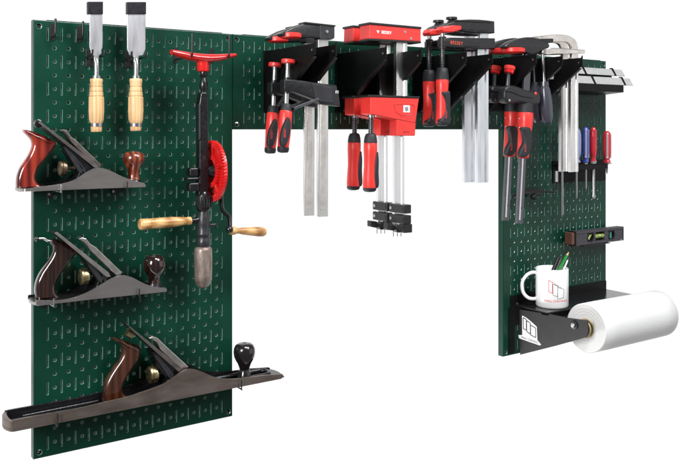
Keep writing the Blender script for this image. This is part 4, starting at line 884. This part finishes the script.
# ------------------------------------------------------------------ paper roll
r0, r1 = P(586, 329, WR)[0], P(658.5, 313, WR)[0]
kr = K(r0, WR); RO = 24.4 * kr; RI = .95
pr = thing('paper_roll', 'thick roll of white paper on the rod below the shelf', 'paper roll', ((r0 + r1) / 2, WR, ZR - RO))
zroll = P(586, 328.2, WR)[2]
b = B(); rings = []
def ringp(s, r): return [(s, WR + r * (1 + .004 * sin(3 * a)) * cos(a), zroll + r * (1 + .004 * sin(2 * a)) * sin(a)) for a in [2 * pi * k / 96 for k in range(96)]]
prof = [(r0 + .02, RI)]
for i in range(14): t = (i + .5) / 14; prof.append((r0 + .02 - .012 * (i % 2) - .02 * sin(i * 2.1), RI + (RO - RI - .05) * t))
prof += [(r0, RO - .05), (r0 + .05, RO), (r0 + 2, RO + .02), (r1 - 2, RO + .01), (r1 - .05, RO), (r1, RO - .06), (r1, RI)]
b.loops([ringp(s, r) for s, r in prof], True, False, False); b.build('paper', 'paper', pr, ang=50)
b = B(); b.loops([ringp(s, r) for s, r in ((r0 - .04, RI - .12), (r0 - .04, RI), (r1 + .03, RI), (r1 + .03, RI - .12), (r0 - .04, RI - .12))], True, False, False); b.build('core_tube', 'core', pr)
b = B(); b.sweep([(r0 - 1.15, WR, zroll), (r0 - 1.1, WR, zroll), (r0 - .3, WR, zroll), (r0 - .28, WR, zroll)], [.5, .72, .78, .86], 28); b.build('core_plug', 'blackplastic', pr)
b = B(); b.loops([ringp(s, r) for s, r in ((r0 - 1.0, .7), (r0 - 1.0, .79), (r0 - .72, .82), (r0 - .72, .7))], True, False, False); b.build('plug_band', 'core', pr)
b = B(); b.loops([ringp(s, r) for s, r in ((r0 - .45, .75), (r0 - .45, .86), (r0 - .25, .88), (r0 - .25, .75))], True, False, False); b.build('plug_band', 'core', pr)

# ------------------------------------------------------------------ mug and what stands in it
wm_ = 2.75
mc = P(552, 300, wm_); km = K(mc[0], wm_); mz0 = zs + .005; MR = 16.1 * km; mz1 = P(552, 267.6, wm_)[2]
mg = thing('mug', 'white mug with printed stepped panel emblem standing on the black shelf', 'mug', (mc[0], wm_, mz0))
prof = [(mz0 + .06, .001), (mz0 + .06, MR * .78), (mz0, MR * .80), (mz0, MR * .88), (mz0 + .05, MR * .95), (mz0 + .2, MR), (mz1 - .06, MR), (mz1 - .015, MR - .02), (mz1, MR - .06), (mz1 - .015, MR - .11), (mz1 - .06, MR - .13), (mz0 + .4, MR - .13), (mz0 + .2, MR - .3), (mz0 + .18, .001)]
b = B(); b.loops([[(mc[0] + r * cos(2 * pi * k / 64), wm_ + r * sin(2 * pi * k / 64), z) for k in range(64)] for z, r in prof], True, False, False)
body = b.build('body', 'white', mg, ang=60)
# handle to the left, in the plane facing the viewer
va = Vector((-cos(YAW + .15), -sin(YAW + .15)))
hp = []
for x, y in ((537.5, 272.8), (532.5, 273.0), (527.4, 276), (523.6, 282), (523.0, 288), (524.6, 294), (528.6, 298.2), (533.2, 299.4), (537.5, 298.6)):
    d = (552 - x) * km / cos(.15); z = mz1 - (y - 267.6) * km
    hp.append((mc[0] + va.x * d, wm_ + va.y * d, z))
b = B(); b.sweep(cat_spline(hp, 5, False), .185, 16, flat=1.25, flatdir=(va.y, -va.x, 0)); b.build('handle', 'white', mg)
# bearing of the camera seen from the mug
ca = atan2(W0 - wm_, S0 - mc[0])
def on_mug(px, py, lift=.006):
    dx = (px - 552) * km; a = ca - math.asin(max(-1, min(1, dx / MR)))
    r = MR + lift
    z = mz1 - (py - 267.6) * km + .02
    return (mc[0] + r * cos(a), wm_ + r * sin(a), z)
def mug_line(p, q_, rad, m):
    b = B(); b.sweep([on_mug(p[0] + (q_[0] - p[0]) * t / 6, p[1] + (q_[1] - p[1]) * t / 6) for t in range(7)], rad, 6); b.build('print_line', m, body)
def mug_frame(c4, m, rad=.02):
    for i in range(4): mug_line(c4[i], c4[(i + 1) % 4], rad, m)
mug_frame([(549, 277.6), (552.4, 279.6), (552.4, 290.4), (549, 289)], 'printred', .026)
mug_frame([(552.8, 281.2), (557.6, 282.6), (557.2, 293.6), (553, 292)], 'printblack')
mug_frame([(557.4, 284.2), (563.4, 286.8), (562.8, 295), (557.4, 296)], 'printblack')
mug_line((549, 277.6), (556, 281.4), .016, 'printred'); mug_line((552.8, 281.2), (561, 285), .015, 'printblack')
def mm(x, y): return on_mug(555.6 + x / km, 298.2 - y / km, .006)
text_part('lettering', 'WALL CONTROL', 'printred', body, (0, 0, 0), (1, 0, 0), (0, 0, 1), .30, bold=.012, mapper=mm)
def stick(name, label, x0, y0, x1, y1, r, m, tipm, kind, woff=0):
    p1 = Vector(P(x1, y1, wm_ + woff)); q0 = P(x0, y0, wm_ + woff); d = (Vector(q0) - p1).normalized()
    t = (p1.z - (mz0 + .3)) / -d.z; p0 = p1 + d * min(t, 5.6)
    # keep the foot inside the mug
    off = Vector((p0.x - mc[0], p0.y - wm_)); 
    if off.length > MR - .35: off = off.normalized() * (MR - .35); p0.x, p0.y = mc[0] + off.x, wm_ + off.y
    d = (p0 - p1).normalized()
    o = thing(name, label, kind, tuple(p0), None)
    b = B(); b.sweep([tuple(p0), tuple(p1 + d * .45)], r, 6 if kind == 'pencil' else 16); b.build('barrel', m, o)
    b = B(); b.sweep([tuple(p1 + d * .45), tuple(p1 + d * .06), tuple(p1)], [r * .98, r * .25, r * .1], 12); b.build('point', tipm, o)
stick('marker_pen', 'thick black marker leaning leftmost in the mug', 551, 270, 559.4, 255.2, .20, 'blackplastic', 'blackplastic', 'pen', -.3)
stick('marker_pen', 'slim dark pen standing between the black marker and green pencil', 555.4, 270, 562, 255.8, .13, 'darksteel', 'blackplastic', 'pen', .1)
stick('pencil', 'green pencil with sharpened wooden tip in the mug', 558.6, 270, 568.8, 252, .15, 'green_pen', 'pencil_wood', 'pencil', .3)
stick('pencil', 'thin white pencil leaning rightmost in the mug', 563.6, 270, 569.2, 256.6, .08, 'printwhite', 'printblack', 'pencil', .6)

# ------------------------------------------------------------------ camera, lamps, world
cam = bpy.data.cameras.new('camera'); co = bpy.data.objects.new('camera', cam); COL.objects.link(co)
co.location = W((S0, W0, V0)); co.rotation_euler = (pi / 2, 0, -YAW)
cam.sensor_width = 36; cam.lens = F / 679 * 36; cam.shift_x = (339.5 - CX) / 679; cam.shift_y = -(231 - CY) / 679
cam.clip_start = .05; cam.clip_end = 100
scene.camera = co
def area(name, loc, target, size, power, col=(1, 1, 1), sy=None):
    l = bpy.data.lights.new(name, 'AREA'); l.energy = power; l.size = size * S; l.color = col
    l.shape = 'RECTANGLE'; l.size_y = (sy or size) * S
    o = bpy.data.objects.new(name, l); COL.objects.link(o); o.location = W(loc)
    o.rotation_euler = (W(target) - W(loc)).to_track_quat('-Z', 'Y').to_euler()
area('softbox_left', (-62, 48, 44), (16, 0, 16), 20, 58, (1, .99, .97), 34)
area('softbox_right', (56, 66, 92), (36, 0, 16), 34, 50, (.97, .98, 1), 44)
area('overhead_lamp', (20, 46, 96), (26, 0, 16), 20, 42)
area('added_bar_reflection', (120, 78, 22), (30, 0, 18), 110, 14, (1, 1, 1), 90)  # added wide lamp that gives the flat steel bars something bright to mirror
area('added_back_fill', (5, -24, -20), (9, -.7, 5), 24, 11, (1, 1, 1), 10)  # added lamp low behind the panels, brightens the lower openings from the back
wd_ = bpy.data.worlds.new('World'); scene.world = wd_; wd_.use_nodes = True
nt = wd_.node_tree; N = nt.nodes; L = nt.links; bg = N['Background']
tc = N.new('ShaderNodeTexCoord'); sp = N.new('ShaderNodeVectorMath'); sp.operation = 'DOT_PRODUCT'; sp.inputs[1].default_value = (0, .85, -.42); L.new(tc.outputs['Generated'], sp.inputs[0])
rp = N.new('ShaderNodeValToRGB'); L.new(sp.outputs['Value'], rp.inputs['Fac'])
rp.color_ramp.elements[0].position = 0.0; rp.color_ramp.elements[0].color = (.15, .15, .155, 1)
rp.color_ramp.elements[1].position = .34; rp.color_ramp.elements[1].color = (1, 1, 1, 1)
L.new(rp.outputs[0], bg.inputs['Color']); bg.inputs['Strength'].default_value = 1.05
scene.view_settings.view_transform = 'Standard'; scene.view_settings.look = 'None'
scene.view_settings.exposure = 0; scene.view_settings.gamma = 1
